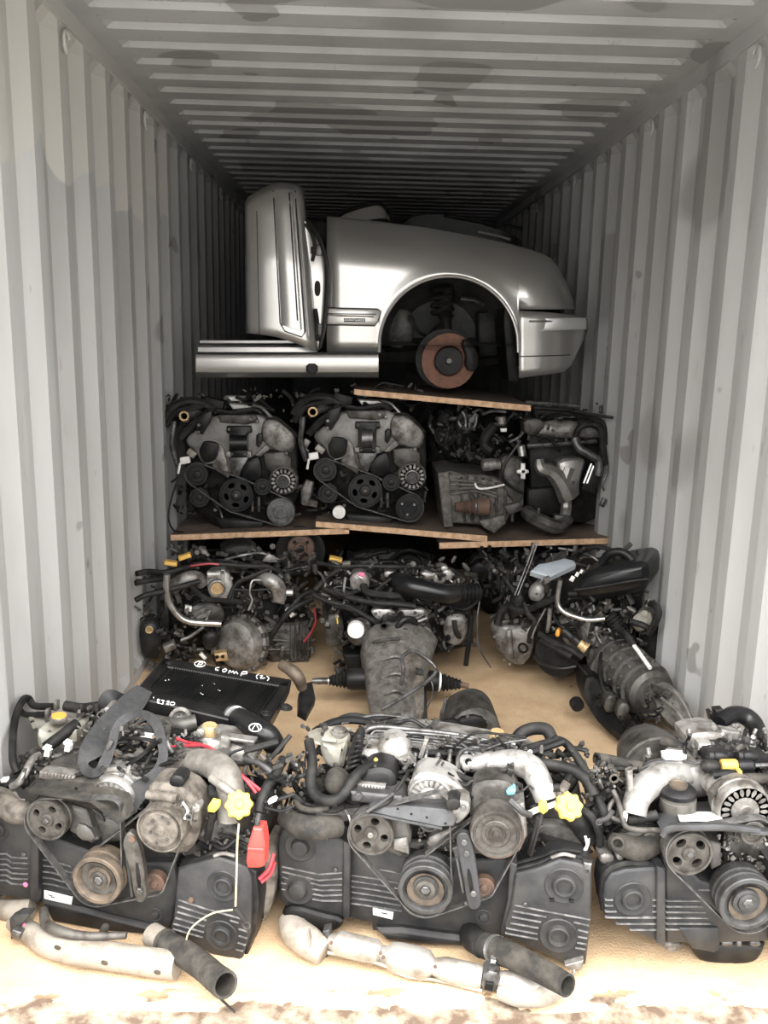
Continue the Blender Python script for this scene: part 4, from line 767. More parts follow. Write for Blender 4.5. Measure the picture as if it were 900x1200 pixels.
H.p('tail_housing', 'grimy', [(768, 812, -.74), (788, 806, -.78), (806, 820, -.84), (815, 850, -.9), (798, 860, -.9), (772, 836, -.82)], 0, .07, .012, rnd=1, parent=ag); H.t('tail_rib', 'acase', 1.8, [(775, 818, -.8), (792, 832, -.88), (806, 854, -.95)], parent=ag); H.t('tail_rib', 'acase', 1.8, [(790, 810, -.82), (802, 826, -.88), (812, 848, -.94)], parent=ag); H.r('tail_bracket', 'alud', 776, 812, 22, 7, -.8, .04, 20, .004, parent=ag); H.clut(79, 752, 808, 790, 850, -.86, -.76, 4, 24, rr=(1.2, 2.4), sz=(1.5, 4))
H.t('dipstick_hose', 'rubber', 2, [(705, 762, -.3), (703, 790, -.42), (712, 815, -.5), (735, 832, -.58), (757, 835, -.66)], parent=ag); H.p('cooler_block', 'alud', [(691, 785), (697, 772), (706, 780), (702, 800), (694, 802)], -.3, .06, .006, parent=ag); H.t('oil_line', 'rubber', 1.5, [(664, 765, -.2), (684, 786, -.36), (700, 806, -.44), (714, 806, -.46)], parent=ag)
H.p('valve_body', 'dark', [(690, 790, -.42), (715, 808, -.46), (745, 838, -.6), (765, 862, -.76), (748, 882, -.8), (720, 866, -.7), (695, 840, -.56), (684, 812, -.46)], 0, .16, .014, rnd=1, parent=ag); H.d('pan_bush', 'black', 677, 827, 8, -.5, 'cap', t=1.2, parent=ag)
for x, y, o in ((716, 826, -.62), (731, 835, -.68)): H.r('solenoid', 'alud', x, y, 13, 20, o, .05, 12, .006, parent=ag, rnd=1)
H.clut(75, 702, 812, 732, 840, -.56, -.5, 0, 40, ('dark',), fm='dark', sz=(1.5, 4)); H.clut(78, 725, 838, 755, 866, -.76, -.66, 0, 40, ('dark',), fm='dark', sz=(1.5, 4))
H = H_
H.clut(71, 575, 650, 660, 735, -.06, .06, 14, 60, rr=(1.3, 3)); H.clut(72, 640, 700, 740, 765, -.1, -.02, 14, 60, rr=(1.3, 3)); H.clut(73, 720, 690, 768, 770, -.06, .05, 8, 40, rr=(1.4, 3)); H.clut(74, 610, 640, 760, 672, .0, .1, 10, 40, rr=(1.2, 2.6)); H.clut(76, 560, 640, 620, 700, .1, .2, 8, 40, rr=(2, 4), fm='dark'); H.clut(77, 640, 690, 720, 760, -.16, -.08, 4, 24, ('rubber',), fm='alu', sz=(1.2, 3))
# dark engines deeper under the boards
def back(px, lab, seed):
    e = thing('engine', lab, 'engine', V((0, 0, 0)), GM); Q = Fr(0, 2.95, 0, e); setloc(e, Q, px, 700, .2)
    Q.p('engine_block', 'dark', [(px - 56, 652), (px - 20, 643), (px + 40, 645), (px + 56, 655), (px + 56, 718), (px - 56, 718)], .06, .4, .02, rnd=1); Q.d('flywheel', 'dark', px + 24, 668, 18, .0, 'plain'); Q.p('intake_cover', 'black', [(px - 50, 660), (px - 10, 652), (px - 4, 680), (px - 46, 684)], .0, .1, .012, rnd=1)
    Q.clut(seed, px - 60, 642, px + 60, 690, -.04, .1, 10, 30, ('rubber', 'dark', 'black'), (1.5, 3.4), 'dark')
back(275, 'dark engine under the left board, mostly hidden by the engine with the throttle bore', 141)
back(455, 'dark engine under the middle board, mostly hidden behind the black intake hose', 142)
back(600, 'dark engine under the right board, mostly hidden behind the blue-grey box', 143)
# things lying on and between them
b_ = thing('control_box', 'flat blue-grey plastic box lying on top of the engine in the right corner', 'box', H.at(648, 668, -.2))
L_ = Fr(0, 2.0, 0, b_, nrm=V((.05, .45, -.9))); L_.o = H.at(648, 668, -.22)
L_.p('box_shell', 'greyp', [(621.5, 668.5), (631, 660), (640, 659), (661, 653.5), (673, 656), (675, 661), (645, 675), (639, 674)], 0, .03, .006); L_.r('box_tab', 'alu', 641, 677, 7, 5, -.002, .02, -20)
hb = thing('brake_hub', 'rusty brake hub and disc behind the left engine, just under the plywood edge', 'brake', H.at(350, 650, .5))
L_ = Fr(0, 2.72, 0, hb); L_.d('brake_disc', 'dark', 352, 646, 29, .03, 'plain', t=.3); L_.d('hub', 'rust', 352.5, 643, 16, .0, [(0, -.5), (1, -.5), (1, -.1), (.92, 0), (.5, .02), (.45, .2), (.4, .24), (0, .24)]); L_.d('axle_nut', 'steel', 353, 643, 4, -.03, 'bolt', n=6)
for i in range(4): L_.d('wheel_stud', 'dark', 352.5 + 10.5 * math.cos(.8 + i * 1.57), 643 + 10.5 * math.sin(.8 + i * 1.57), 2, -.012, 'bolt', n=8)
# ---------------------------------------------------------------- front row: three flat-four engines
GF = 'flat-four engines in the front row'
aut = lambda py: max(0., (958 - py) * .0028)
def cover(fr, name, poly, off, depth, bosses, rows, bolts=(), rnd=0):
    def ex(b):
        for x, y, r, k in bosses:
            c = fr.at(x, y, off); mm = fr.m(c) * r
            b.lathe(c, -fr.n, [(q * mm, h * mm) for q, h in PROF[k]], 32)
    o = fr.p(name, 'cover', poly, off, depth, .006, rnd, extra=ex)
    if rows: fr.ribs(rows, off, parent=o)
    for x, y in bolts:
        fr.d('bolt', 'steel', x, y, 2.8, off - .003, 'bolt', n=6, parent=o)
    return o
# ---- centre engine
e = thing('engine', 'flat-four engine at the middle of the front row, with silver exhaust shields beneath', 'engine', V((0, 0, 0)), GF)
Cn = Fr(.06, .19, -.16, e, aut); e.location = Cn.at(500, 1100, .15); e.location.z = 0
c = Cn
c.p('engine_block', 'dark', [(345, 965), (520, 940), (690, 985), (680, 1085), (590, 1094), (420, 1075), (345, 1055)], .1, .34, .015)
c.p('crankcase', 'alud', [(470, 985), (560, 990), (600, 1010), (590, 1080), (450, 1060), (440, 1000)], .075, .1, .01)
o = cover(c, 'timing_cover', [(326, 985), (330, 973), (342, 966), (362, 971), (372, 981), (395, 982), (409, 990), (408, 1076), (372, 1072), (338, 1065), (327, 1056)], .03, .08,
          [(352, 992, 19, 'bossn'), (349, 1042, 20, 'bossn')],
          [[(331, 1015), (374, 1024), (401, 1022)], [(331, 1021), (374, 1031), (401, 1029)], [(331, 1027), (338, 1029)], [(330, 1034), (336, 1035)], [(330, 1041), (335, 1042)], [(364, 1034), (376, 1037), (401, 1036)], [(366, 1041), (377, 1043), (401, 1042)], [(367, 1047), (378, 1049), (401, 1048)], [(366, 1053), (378, 1055), (401, 1055)]], [(393, 1019)])
c.p('cover_flange', 'cover', [(402, 986), (411, 990), (409, 1077), (402, 1076)], .018, .05, .003)
o = cover(c, 'timing_cover', [(410, 990), (455, 996), (490, 1003), (560, 1008), (602, 1006), (604, 1030), (598, 1060), (588, 1092), (580, 1112), (545, 1102), (500, 1097), (466, 1090), (437, 1092), (434, 1082), (409, 1077)], .045, .08, [(567, 1075, 10, 'bossn')],
          [[(412, 1025 + i * 6.6), (440, 1029 + i * 6.6), (466 + i, 1034 + i * 6.6)] for i in range(6)] + [[(445, 1018), (470, 1023)]])
c.p('paper_label', 'label', [(437, 1064), (461, 1069.5), (460, 1077.5), (437, 1072)], .041, .003, 0, parent=o)
c.p('label_print', 'ink', [(447, 1069), (454, 1070.5), (454, 1072), (447, 1070.5)], .0405, .001, 0, parent=o)
o = cover(c, 'timing_cover', [(604.5, 1025), (632, 1018), (656, 1008.5), (675, 1012), (693.5, 1018), (692.5, 1076), (686.5, 1131), (670, 1136), (640, 1120), (593, 1099), (591, 1084), (599, 1064)], .0, .1,
          [(661, 1037.5, 23, 'boss'), (654.5, 1096, 22.5, 'boss')],
          [[(603, 1060), (632, 1066), (691, 1077)], [(601, 1067), (640, 1074)], [(672, 1080), (690, 1084)], [(600, 1074), (634, 1080)], [(677, 1089), (689, 1092)], [(598, 1081), (631, 1087)], [(677, 1097), (688, 1099)], [(593, 1087), (630, 1094)], [(676, 1104), (687, 1106)], [(592, 1093), (630, 1100)], [(674, 1110), (686, 1112)]], [(615.5, 1060)])
c.t('cover_rim', 'black', 2.6, [(604, 1018, .02), (632, 1011, .02), (655, 1001, .02), (678, 1004, .03), (694, 1009, .04)], parent=o)
c.t('cover_gasket', 'rubber', 2.4, [(605, 1012, .04), (634, 1004, .04), (656, 996, .04), (680, 998, .05)], parent=o)
c.p('cover_flange', 'cover', [(597, 1010), (606, 1014), (603, 1062), (592, 1100), (586, 1096), (595, 1056)], .012, .05, .003)
c.t('silver_edge', 'alu', 2.2, [(646, 1005, .015), (660, 1001, .015), (674, 1004, .015)])
for x, y in ((647, 1056), (670, 1057)): c.r('cover_slot', 'dark', x, y, 5, 2.4, -.012, .01, -10 if x < 655 else 20, .001)
# pulleys and belts
c.wheel('steering_pump_pulley', 'pul', 434.4, 978.3, 27.5, -.03, 4, bm='alu', ph=.5, ha=.2, hr=.3)
c.d('crank_pulley', 'pulb', 498.5, 1044, 32, -.055, 'crank', t=1.15, n=40, bolt=('steel', .17))
c.d('pulley_dish', 'brown', 498.5, 1043.5, 22, -.039, [(0, -.02), (1, -.02), (1, 0), (.66, .02), (.62, -.0), (0, 0)])
c.d('pulley_hub', 'pul', 498.5, 1043.5, 11.5, -.058, [(0, -.6), (1, -.6), (1, 0), (.85, .06), (.6, .06), (.55, -.06), (0, -.06)], bolt=('steel', .48))
c.d('pulley_rear', 'rust', 498.5, 1042, 31, -.01, [(0, -.8), (1, -.8), (1, -.55), (.9, -.5), (.9, -.4), (1, -.35), (1, -.1), (.94, 0), (0, 0)], n=36)
c.d('compressor_pulley', 'pul', 581.4, 978.3, 30.5, -.05, 'clutch', t=1.1, n=40)
c.d('clutch_plate', 'pul', 581, 978, 17, -.053, [(0, -.3), (1, -.3), (1, -.05), (.95, 0), (.72, 0), (.68, -.1), (.5, -.1), (.46, .02), (.24, .02), (.2, .12), (0, .12)], bolt=('steel', .2))
c.d('pulley_rim', 'rust', 582, 977, 32, -.012, [(0, -.5), (1, -.5), (1, 0), (.96, .1), (0, .1)], n=40)
c.d('idler_pulley', 'rust', 567, 1041, 13, .0, 'plain', bolt=('steel', .3))
c.belt([(434.4, 978.3, 26), (498.5, 1044, 30), (512, 945, 14)], -.03, .022, 1.4); c.belt([(581.4, 978.3, 30), (498.5, 1044, 31), (567, 1041, 12)], -.012, .022, 1.5)
sb = c.p('adjuster_bracket', 'guard', [(534, 985), (537, 978), (544, 976), (551, 980), (556, 1000), (563, 1055), (563, 1062), (558, 1067), (551, 1066), (548, 1060), (541, 1020)], -.045, .02, .003, rnd=1)
c.p('adjuster_slot', 'dark', [(546.5, 1019), (551, 1018), (556, 1048), (551, 1050)], -.0462, .004, .0008, rnd=1, parent=sb)
for x, y in ((544, 987), (547, 1000), (555, 1047)): c.d('bolt', 'steel', x, y, 4, -.047, 'bolt', n=6, parent=sb)
c.t('adjuster_bolt', 'steel', 1.8, [(535.5, 1005, -.03), (543, 1046, -.03)]); c.d('bolt', 'steel', 546, 1058, 2.4, -.03, 'bolt', n=6); c.p('adjuster_mount', 'pulb', [(530, 995), (540, 990), (544, 1012), (534, 1010)], -.03, .03, .003)
# belt guard, pump, alternator, compressor
gd = c.p('belt_guard', 'guard', [(430, 952, -.04), (436, 945, -.03), (454, 941, -.02), (460, 942, -.02), (476, 945, -.03), (520, 949, -.03), (531, 951, -.03), (536, 960, -.035), (532, 969, -.04), (516, 970, -.045), (498, 966, -.045), (472, 961, -.045), (450, 956, -.045)], 0, .05, .004)
for x, y in ((466, 948), (482, 954), (500, 958), (522, 965)): c.d('guard_hole', 'dark', x, y, 1.5, -.046, 'cyl', t=.3, n=10, parent=gd)
c.t('guard_lip', 'guard', 1.8, [(431, 954, -.045), (450, 957, -.048), (472, 962, -.048), (498, 967, -.048), (518, 971, -.048)], parent=gd)
c.p('steering_pump', 'alud', [(458, 958), (478, 962), (482, 980), (478, 1006), (470, 1007), (450, 998), (454, 975)], .0, .1, .008); c.p('pump_bracket', 'alu', [(461, 985), (477, 982), (479, 1002), (460, 996)], -.008, .03, .004)
al = c.alt('alternator', 'alub', 504, 936, 27, .03, 20, pul=None, ph=.1); c.d('alternator_pulley', 'pulb', 503, 964, 13, -.03, 'plain')
c.p('alternator_case', 'alub', [(478, 930), (484, 913), (494, 906), (512, 908), (530, 915), (548, 932), (553, 948), (540, 953), (536, 938), (520, 920), (500, 916), (486, 928)], .04, .09, .008, rnd=1); c.p('alternator_ear', 'alu', [(532, 938), (548, 940), (552, 950), (545, 960), (534, 968), (528, 960)], -.03, .06, .005, rnd=1); c.bolts([(543, 947, -.034), (478, 938, .0)], 3.6, 'steel'); c.r('alternator_plug', 'rubber', 531, 944, 16, 13, -.04, .05, -5, .005, rnd=1)
c.p('mounting_casting', 'alu', [(498, 985), (520, 975), (540, 968), (545, 980), (520, 992), (505, 1000)], .02, .06, .006, rnd=1); c.clut(80, 485, 972, 540, 1008, .03, .07, 3, 40, fm='alu', sz=(1.5, 4))
c.p('compressor_body', 'alud', [(552, 928), (560, 918), (590, 916), (606, 926), (612, 950), (616, 985), (606, 1005), (585, 1008), (556, 990), (550, 960)], .01, .08, .012, rnd=1); c.p('compressor_head', 'alu', [(600, 945), (614, 942), (618, 980), (608, 1000), (602, 980)], -.01, .1, .006)
for x, y, m_ in ((556, 930, 'black'), (573, 926, 'dark'), (587, 929, 'pulb')): c.bar('compressor_port', m_, (x, y + 9, .02), (x + 1, y - 8, .06), [(0, 0), (8, 0), (8, .6), (6, .7), (6, 1), (0, 1)])
c.r('plug_connector', 'blue', 599, 929, 11, 7, .0, .03, -8, .003, rnd=1); c.t('wire', 'black', 1.3, [(604, 929, .0), (612, 927, .02), (620, 921, .03), (625, 925, .03)]); c.t('bracket', 'pulb', 4, [(598, 938, -.02), (606, 945, -.03), (613, 952, -.03), (622, 955, -.02)])
# reservoirs and tank
c.p('fluid_reservoir', 'black', [(418, 918), (426, 905), (445, 901), (461, 906), (465, 925), (455, 936), (420, 936)], .05, .1, .012, rnd=1); c.bar('reservoir_neck', 'black', (446, 912, .1), (446.5, 902, .1), [(0, 0), (9, 0), (9, 1), (0, 1)]); 
q = c.bar('reservoir_cap', 'yellow', (446.6, 903, .1), (446.8, 898.5, .1), [(0, 0), (8.5, 0), (9.4, .3), (9.4, .8), (8.4, 1), (5.6, 1), (5, .6), (0, .6)]); c.r('cap_tab', 'yellow', 441, 893, 7, 4, .1, .01, 40, .001, parent=q)
b_ = c.r('cooler_fins', 'alu', 434, 925, 34, 9, .03, .04, 6)
for i in range(9): c.r('fin', 'alud', 419 + i * 3.7, 923.6 + i * .45, 1.1, 8, .027, .01, 6, .0005, parent=b_)
c.p('pump_body', 'pulb', [(410, 928), (430, 930), (470, 934), (478, 946), (440, 944), (412, 940)], .0, .08, .006); c.bolts([(420, 933, -.004)], 5, 'pulb')
c.p('coolant_tank', 'tank', [(374, 868), (384, 872), (396, 876), (407, 871), (404, 890), (401, 904), (384, 902), (376, 890)], .2, .1, .014, rnd=1); tk = c.p('tank_lid', 'tank', [(360, 861, .27), (369, 857, .32), (396, 853, .4), (414, 858, .36), (412, 868, .28), (397, 876, .22), (380, 873, .22), (364, 868, .24)], 0, .02, .004); c.p('tank_band', 'tank', [(377, 866), (394, 868), (394, 871), (377, 869)], .2, .01, .002)
c.bar('radiator_cap', 'alu', (398, 862, .27), (398.5, 853, .27), [(0, 0), (9.5, 0), (10.5, .3), (10.5, .55), (8, .6), (8, .85), (6, 1), (0, 1)]); c.bar('filler_neck', 'alu', (398, 868, .27), (398, 862, .27), [(0, 0), (8, 0), (8, 1), (0, 1)])
c.d('vacuum_canister', 'dusty', 393, 919, 14, .08, 'dome', t=1.1); c.p('rubber_bellows', 'rubber', [(408, 880), (416, 862), (424, 864), (425, 880), (418, 902), (409, 908), (404, 900)], .15, .06, .012, rnd=1); 
for i in range(6): c.t('bellows_ring', 'rubber', 1.6, [(406 + i * 1.8, 902 - i * 6.5, .13), (414 + i * 1.6, 898 - i * 6, .12), (421 + i * .8, 896 - i * 5.6, .14)])
c.t('radiator_hose', 'rubber', 6, [(362, 868, .16), (366, 895, .1), (364, 918, .05), (370, 932, .02), (384, 938, .0), (398, 935, .0), (410, 920, .02), (420, 906, .05), (437, 896, .1)], 12)
ib = c.t('intake_elbow', 'dusty', [11, 14, 14, 12], [(334, 957, .04), (352, 968, .0), (375, 970, -.01), (398, 968, .02)], 14)
for i in range(6): c.r('elbow_rib', 'dusty', 358 + i * 5, 981 + (i % 2), 2.4, 7, -.03, .02, 5, .001, parent=ib)
c.t('elbow_clip', 'chrome', 1.2, [(405, 950, .0), (409, 957, -.02), (411, 966, -.02)]); c.t('hose', 'dusty', 3.4, [(346, 936, .05), (352, 946, .02), (368, 950, .0), (384, 946, .02)]); c.t('hose', 'rubber', 3.2, [(342, 930, .05), (352, 938, .04), (362, 944, .04), (388, 950, .02), (402, 946, .03)])
# intake manifold, rails, runners
c.d('throttle_dome', 'alub', 436, 887, 15, .17, 'dome', t=1.1); c.bar('dome_pin', 'alub', (435, 878, .18), (435.5, 865, .22), [(0, 0), (4, 0), (3.4, .6), (3, 1), (0, 1)]); c.d('throttle_dome', 'alub', 461, 881, 20, .17, 'dome', t=1.); c.d('dome_port', 'dark', 459, 883, 4.5, .145, 'ring', t=.5); c.d('plug', 'dark', 426, 889, 4, .13, 'ring'); c.p('dome_tab', 'alu', [(466, 890), (480, 886), (486, 895), (474, 900)], .13, .03, .004)
c.p('intake_manifold', 'alu', [(450, 866), (500, 868), (590, 884), (630, 895), (636, 915), (560, 912), (480, 895)], .24, .14, .02, rnd=1)
c.t('intake_runner', 'alub', [9, 13, 15, 14, 12], [(541, 893, .18), (570, 896, .15), (598, 893, .13), (622, 900, .1), (634, 920, .06), (640, 938, .04)], 16); c.t('intake_runner', 'alub', [7, 9, 8], [(545, 897, .14), (562, 894, .13), (576, 887, .16)], 12); c.d('runner_port', 'dark', 549, 893, 4, .12, 'ring'); c.r('sensor', 'black', 597, 906, 8, 9, .06, .03, 20, .003)
for i in range(4): c.t('fuel_rail', 'steel', 1.7, [(424 - i * 2 + 6, 864 - i * 3 + 6, .2), (438 + i * 4, 858 + i * 2.2, .22), (452 + i * 3, 857 + i * 3, .22), (520 + i * 2, 862 + i * 4, .21), (596, 873 + i * 4.2, .2)], 8)
c.t('coolant_rail', 'steel', 3.4, [(425, 862, .22), (431, 855, .24), (445, 852, .25), (470, 854, .25), (540, 862, .25), (606, 877, .24)], 10); c.t('fuel_hose', 'rubber', 4, [(500, 882, .2), (530, 883, .2), (560, 887, .18), (592, 890, .16)])
c.t('bypass_pipe', 'steel', 5, [(540, 882, .2), (575, 886, .18), (628, 893, .15)], 12); c.t('bypass_hose', 'rubber', 6.5, [(626, 893, .15), (655, 898, .14), (676, 905, .13), (690, 918, .11), (697, 934, .08)], 12); c.t('pipe', 'steel', 2.4, [(536, 902, .14), (537, 886, .17), (548, 877, .2), (575, 878, .21)])
c.t('harness', 'rubber', 3.4, [(490, 898, .14), (520, 902, .13), (537, 908, .1), (553, 914, .08), (575, 912, .08), (596, 914, .07), (612, 922, .06)]); c.t('harness', 'black', 2.6, [(488, 905, .13), (516, 906, .1), (545, 920, .06), (556, 915, .06), (590, 918, .05), (605, 921, .04)])
c.t('hose_loop', 'rubber', 7.5, [(603, 872, .26), (610, 860, .28), (624, 854, .29), (640, 855, .28), (647, 866, .26)], 12); c.t('hose', 'rubber', 4, [(612, 878, .22), (632, 872, .22), (655, 866, .22)]); c.t('hose', 'black', 4.5, [(617, 883, .2), (640, 876, .2), (662, 868, .2)]); 
fc_ = c.bar('filter_cap', 'brass', (582, 869, .3), (583, 856, .3), [(0, 0), (8, 0), (9, .15), (9, .85), (7.5, 1), (0, 1)], 8); c.bar('filter_base', 'alu', (581, 879, .3), (582, 868, .3), [(0, 0), (11, 0), (9, .4), (10, .6), (9, 1), (0, 1)])
c.r('valve', 'alub', 599, 874, 9, 7, .22, .03, 20, .003); c.d('valve_port', 'white', 621, 882, 3, .18, 'ring')
for x, y in ((485, 893), (498, 889), (512, 893), (526, 889), (474, 889)): c.bar('injector', 'steel', (x, y + 6, .15), (x + 2, y - 10, .18), [(0, 0), (3, 0), (3.4, .3), (2.6, .35), (2.6, .7), (3.4, .75), (3, 1), (0, 1)])
c.r('bracket_post', 'alu', 496, 878, 5, 24, .16, .02, 18, .002); c.t('throttle_cable', 'rubber', 2.2, [(478, 906, .1), (472, 915, .06), (462, 930, .02), (455, 940, -.02), (430, 950, -.05)]); c.t('dipstick_tube', 'pulb', 2.2, [(429, 952, -.055), (446, 941, -.03), (461, 930, .0)])
c.t('white_tube', 'white', 3.4, [(620, 953, .03), (632, 948, .02), (645, 944, .03), (654, 940, .05)], 10); cw = c.bar('vacuum_valve', 'white', (633, 924, .04), (648, 923, .04), [(0, 0), (4.5, 0), (5, .1), (5, .9), (4, 1), (0, 1)]); c.bar('valve_end', 'rubber', (648, 923, .04), (656, 923, .04), [(0, 0), (4.6, 0), (4.6, 1), (0, 1)], parent=cw)
def lobed(fr, px, py, r, off, m_):
    p = fr.at(px, py, off); mm = fr.m(p) * r; ax = V((.1, -.75, .6)).normalized(); u, w_ = perp(ax); R_ = []
    for h, k in ((-.5, .8), (-.3, 1), (.1, 1), (.2, .9), (.2, .35), (.4, .3), (.4, .0001)):
        R_.append([p + ax * h * mm + (u * math.cos(t) + w_ * math.sin(t)) * mm * k * (1 + (.08 if k > .5 else 0) * math.cos(8 * t)) for t in [2 * math.pi * j / 64 for j in range(64)]])
    b = B(); b.rings(R_); return b.obj('oil_filler_cap', m_, fr.root, 40)
lobed(c, 667, 945, 15.5, .02, 'yellow'); c.t('oil_filler_neck', 'rubber', [11, 12, 13], [(668, 950, .05), (678, 964, .08), (690, 980, .12)], 12); c.p('dipstick_handle', 'yellow', [(631, 944), (634, 939), (641, 942), (642, 951), (637, 955), (631, 951)], -.01, .012, .003); c.t('dipstick', 'pulb', 2, [(635, 953, .0), (630, 975, .02), (622, 1003, .05)]); c.t('dipstick_cover', 'pulb', 4, [(632, 958, .02), (626, 980, .04), (621, 1000, .06)])
c.bar('vent_valve', 'tan', (654, 936, .07), (664, 917, .1), [(0, 0), (6, 0), (6, .3), (7.5, .35), (7.5, .6), (5.5, .65), (5.5, 1), (0, 1)]); c.t('hose', 'rubber', 4.5, [(664, 917, .1), (668, 905, .14), (660, 893, .18)])
c.t('harness', 'rubber', 5, [(650, 866, .24), (664, 872, .22), (680, 893, .18), (694, 920, .12), (706, 948, .06), (712, 965, .05)], 10); c.t('hose', 'rubber', 4.6, [(682, 948, .06), (694, 958, .05), (702, 975, .06), (703, 990, .08)]); c.t('hose', 'rubber', 3, [(686, 945, .08), (696, 940, .09), (706, 937, .1), (716, 928, .12)]); c.t('pipe', 'pulb', 3, [(700, 963, .04), (712, 958, .03), (718, 950, .03)]); c.d('pipe_end', 'pulb', 702, 964, 4, .03, 'ring')
c.t('wire', 'white', 1.5, [(686, 980, .02), (688, 990, .02), (685, 996, .02)]); c.r('cover_tab', 'steel', 688, 1018, 10, 12, .0, .02, 10, .003)
c.p('cylinder_head', 'alud', [(612, 968), (640, 960), (690, 972), (694, 1010), (656, 1000), (612, 1012)], .1, .2, .015, rnd=1); c.p('cylinder_head', 'alud', [(340, 955), (420, 950), (430, 985), (345, 980)], .1, .2, .015)
# exhaust side
c.p('lower_shield', 'dark', [(330, 1068), (345, 1063), (375, 1072), (402, 1078), (400, 1088), (388, 1094), (366, 1098), (345, 1088), (332, 1080)], .01, .1, .008, rnd=1); c.t('exhaust_shell', 'exht', [13, 17, 17, 14], [(338, 1078, .03), (346, 1092, -.01), (362, 1104, -.05), (380, 1117, -.07)], 16); c.r('shell_seam', 'exht', 363, 1106, 2, 26, -.09, .02, -10, .001)
c.p('mounting_ear', 'steel', [(374, 1105), (382, 1118), (386, 1130), (378, 1126), (362, 1112)], -.05, .02, .003); c.p('bracket', 'pulb', [(378, 1092), (386, 1090), (388, 1108), (394, 1114), (382, 1116)], -.05, .03, .003)
sh = c.bar('exhaust_shield', 'exh', (384, 1102, -.05), (446, 1117, -.055), [(0, 0), (6, 0), (9, .06), (11, .14), (14, .2), (14, .92), (10, 1), (0, 1)], 24); c.bar('exhaust_shield', 'exh', (444, 1117, -.055), (512, 1134, -.075), [(0, 0), (9, 0), (10, .12), (16, .22), (17.5, .35), (17.5, .75), (16, .85), (10, .94), (9, 1), (0, 1)], 24); c.bar('exhaust_shield', 'exh', (508, 1133, -.075), (565, 1146, -.09), [(0, 0), (10, 0), (12, .12), (14, .25), (14, .9), (12, 1), (0, 1)], 24)
c.t('shield_seam', 'exht', 2, [(384, 1116, -.07), (446, 1130, -.085), (476, 1144, -.1), (512, 1149, -.1), (565, 1161, -.115)], 8)
for x, y in ((388, 1105), (446, 1117), (449, 1122), (510, 1133), (513, 1139)): c.d('shield_bolt', 'rust', x, y, 2.2, -.095, 'bolt', n=6)
c.r('exhaust_flange', 'steel', 575, 1152, 20, 24, -.12, .05, 14, .005, rnd=1); c.r('flange_slot', 'dark', 573, 1157, 10, 9, -.128, .02, 10, .002); c.t('exhaust_elbow', 'exh', [9, 11, 11, 9], [(580, 1147, -.09), (602, 1150, -.11), (620, 1158, -.12), (642, 1164, -.12)], 14); c.t('lower_shell', 'exht', [8, 12, 12, 9], [(584, 1163, -.12), (606, 1167, -.13), (635, 1167, -.13), (655, 1160, -.1)], 12)
ch = c.t('coolant_hose', 'dusty', [14, 15, 14, 13, 12], [(560, 1105, .0), (585, 1114, -.05), (610, 1125, -.1), (640, 1141, -.16), (665, 1155, -.21)], 20, hollow=True); c.t('hose_elbow', 'rubber', [12, 14, 14.5], [(552, 1088, .06), (553, 1099, .02), (566, 1107.5, -.02)], 16, parent=ch)
for d_ in (-2.5, 2.5): c.bar('hose_clamp', 'chrome', (580 + d_, 1112.2 + d_ * .4, -.04), (582.5 + d_, 1113.2 + d_ * .4, -.045), [(0, 0), (15.8, 0), (15.8, 1), (0, 1)], parent=ch)
c.r('clamp_screw', 'chrome', 578, 1128, 6, 4, -.1, .02, 10, .002, parent=ch);
c.p('corner_bracket', 'alu', [(662, 1132), (676, 1128), (684, 1126), (682, 1136), (674, 1140), (668, 1137)], -.02, .02, .003); c.t('bolt_stud', 'alu', 1.6, [(673, 1136, -.03), (671, 1145, -.04)])
c.p('oil_pan', 'black', [(440, 1090), (470, 1090), (560, 1102), (552, 1112), (500, 1110), (452, 1104)], .02, .3, .012)
c.clut(81, 355, 850, 440, 890, .26, .36, 12, 30, rr=(1.6, 3.4)); c.clut(82, 610, 870, 700, 940, .14, .26, 12, 40, rr=(1.6, 4)); c.clut(83, 640, 955, 715, 1005, .1, .16, 9, 60, rr=(1.6, 3.4)); c.clut(84, 345, 890, 430, 950, .12, .18, 9, 40, rr=(2, 4)); c.clut(85, 460, 868, 600, 915, .22, .26, 8, 50, rr=(1.6, 3.2), fm='alu'); c.clut(86, 600, 935, 640, 1000, .08, .12, 3, 30); c.clut(88, 332, 880, 362, 955, .06, .2, 16, 30, rr=(1.6, 3.6)); c.clut(89, 690, 890, 722, 985, .06, .2, 14, 30, rr=(1.6, 3.6)); c.clut(78, 420, 860, 620, 905, .16, .22, 14, 60, rr=(1.2, 2.8)); c.clut(79, 415, 890, 600, 960, .06, .16, 14, 60, rr=(1.2, 2.6)); c.clut(87, 420, 845, 520, 870, .3, .42, 10, 26, rr=(1.6, 3.2))
c.t('hose', 'black', 5, [(368, 858, .38), (392, 846, .42), (418, 844, .44), (450, 850, .42)]); c.t('hose', 'rubber', 3, [(380, 852, .4), (410, 838, .46), (440, 842, .46), (470, 838, .48)]); c.t('pipe', 'steel', 2, [(400, 848, .42), (440, 838, .46), (480, 842, .46), (502, 850, .44)])
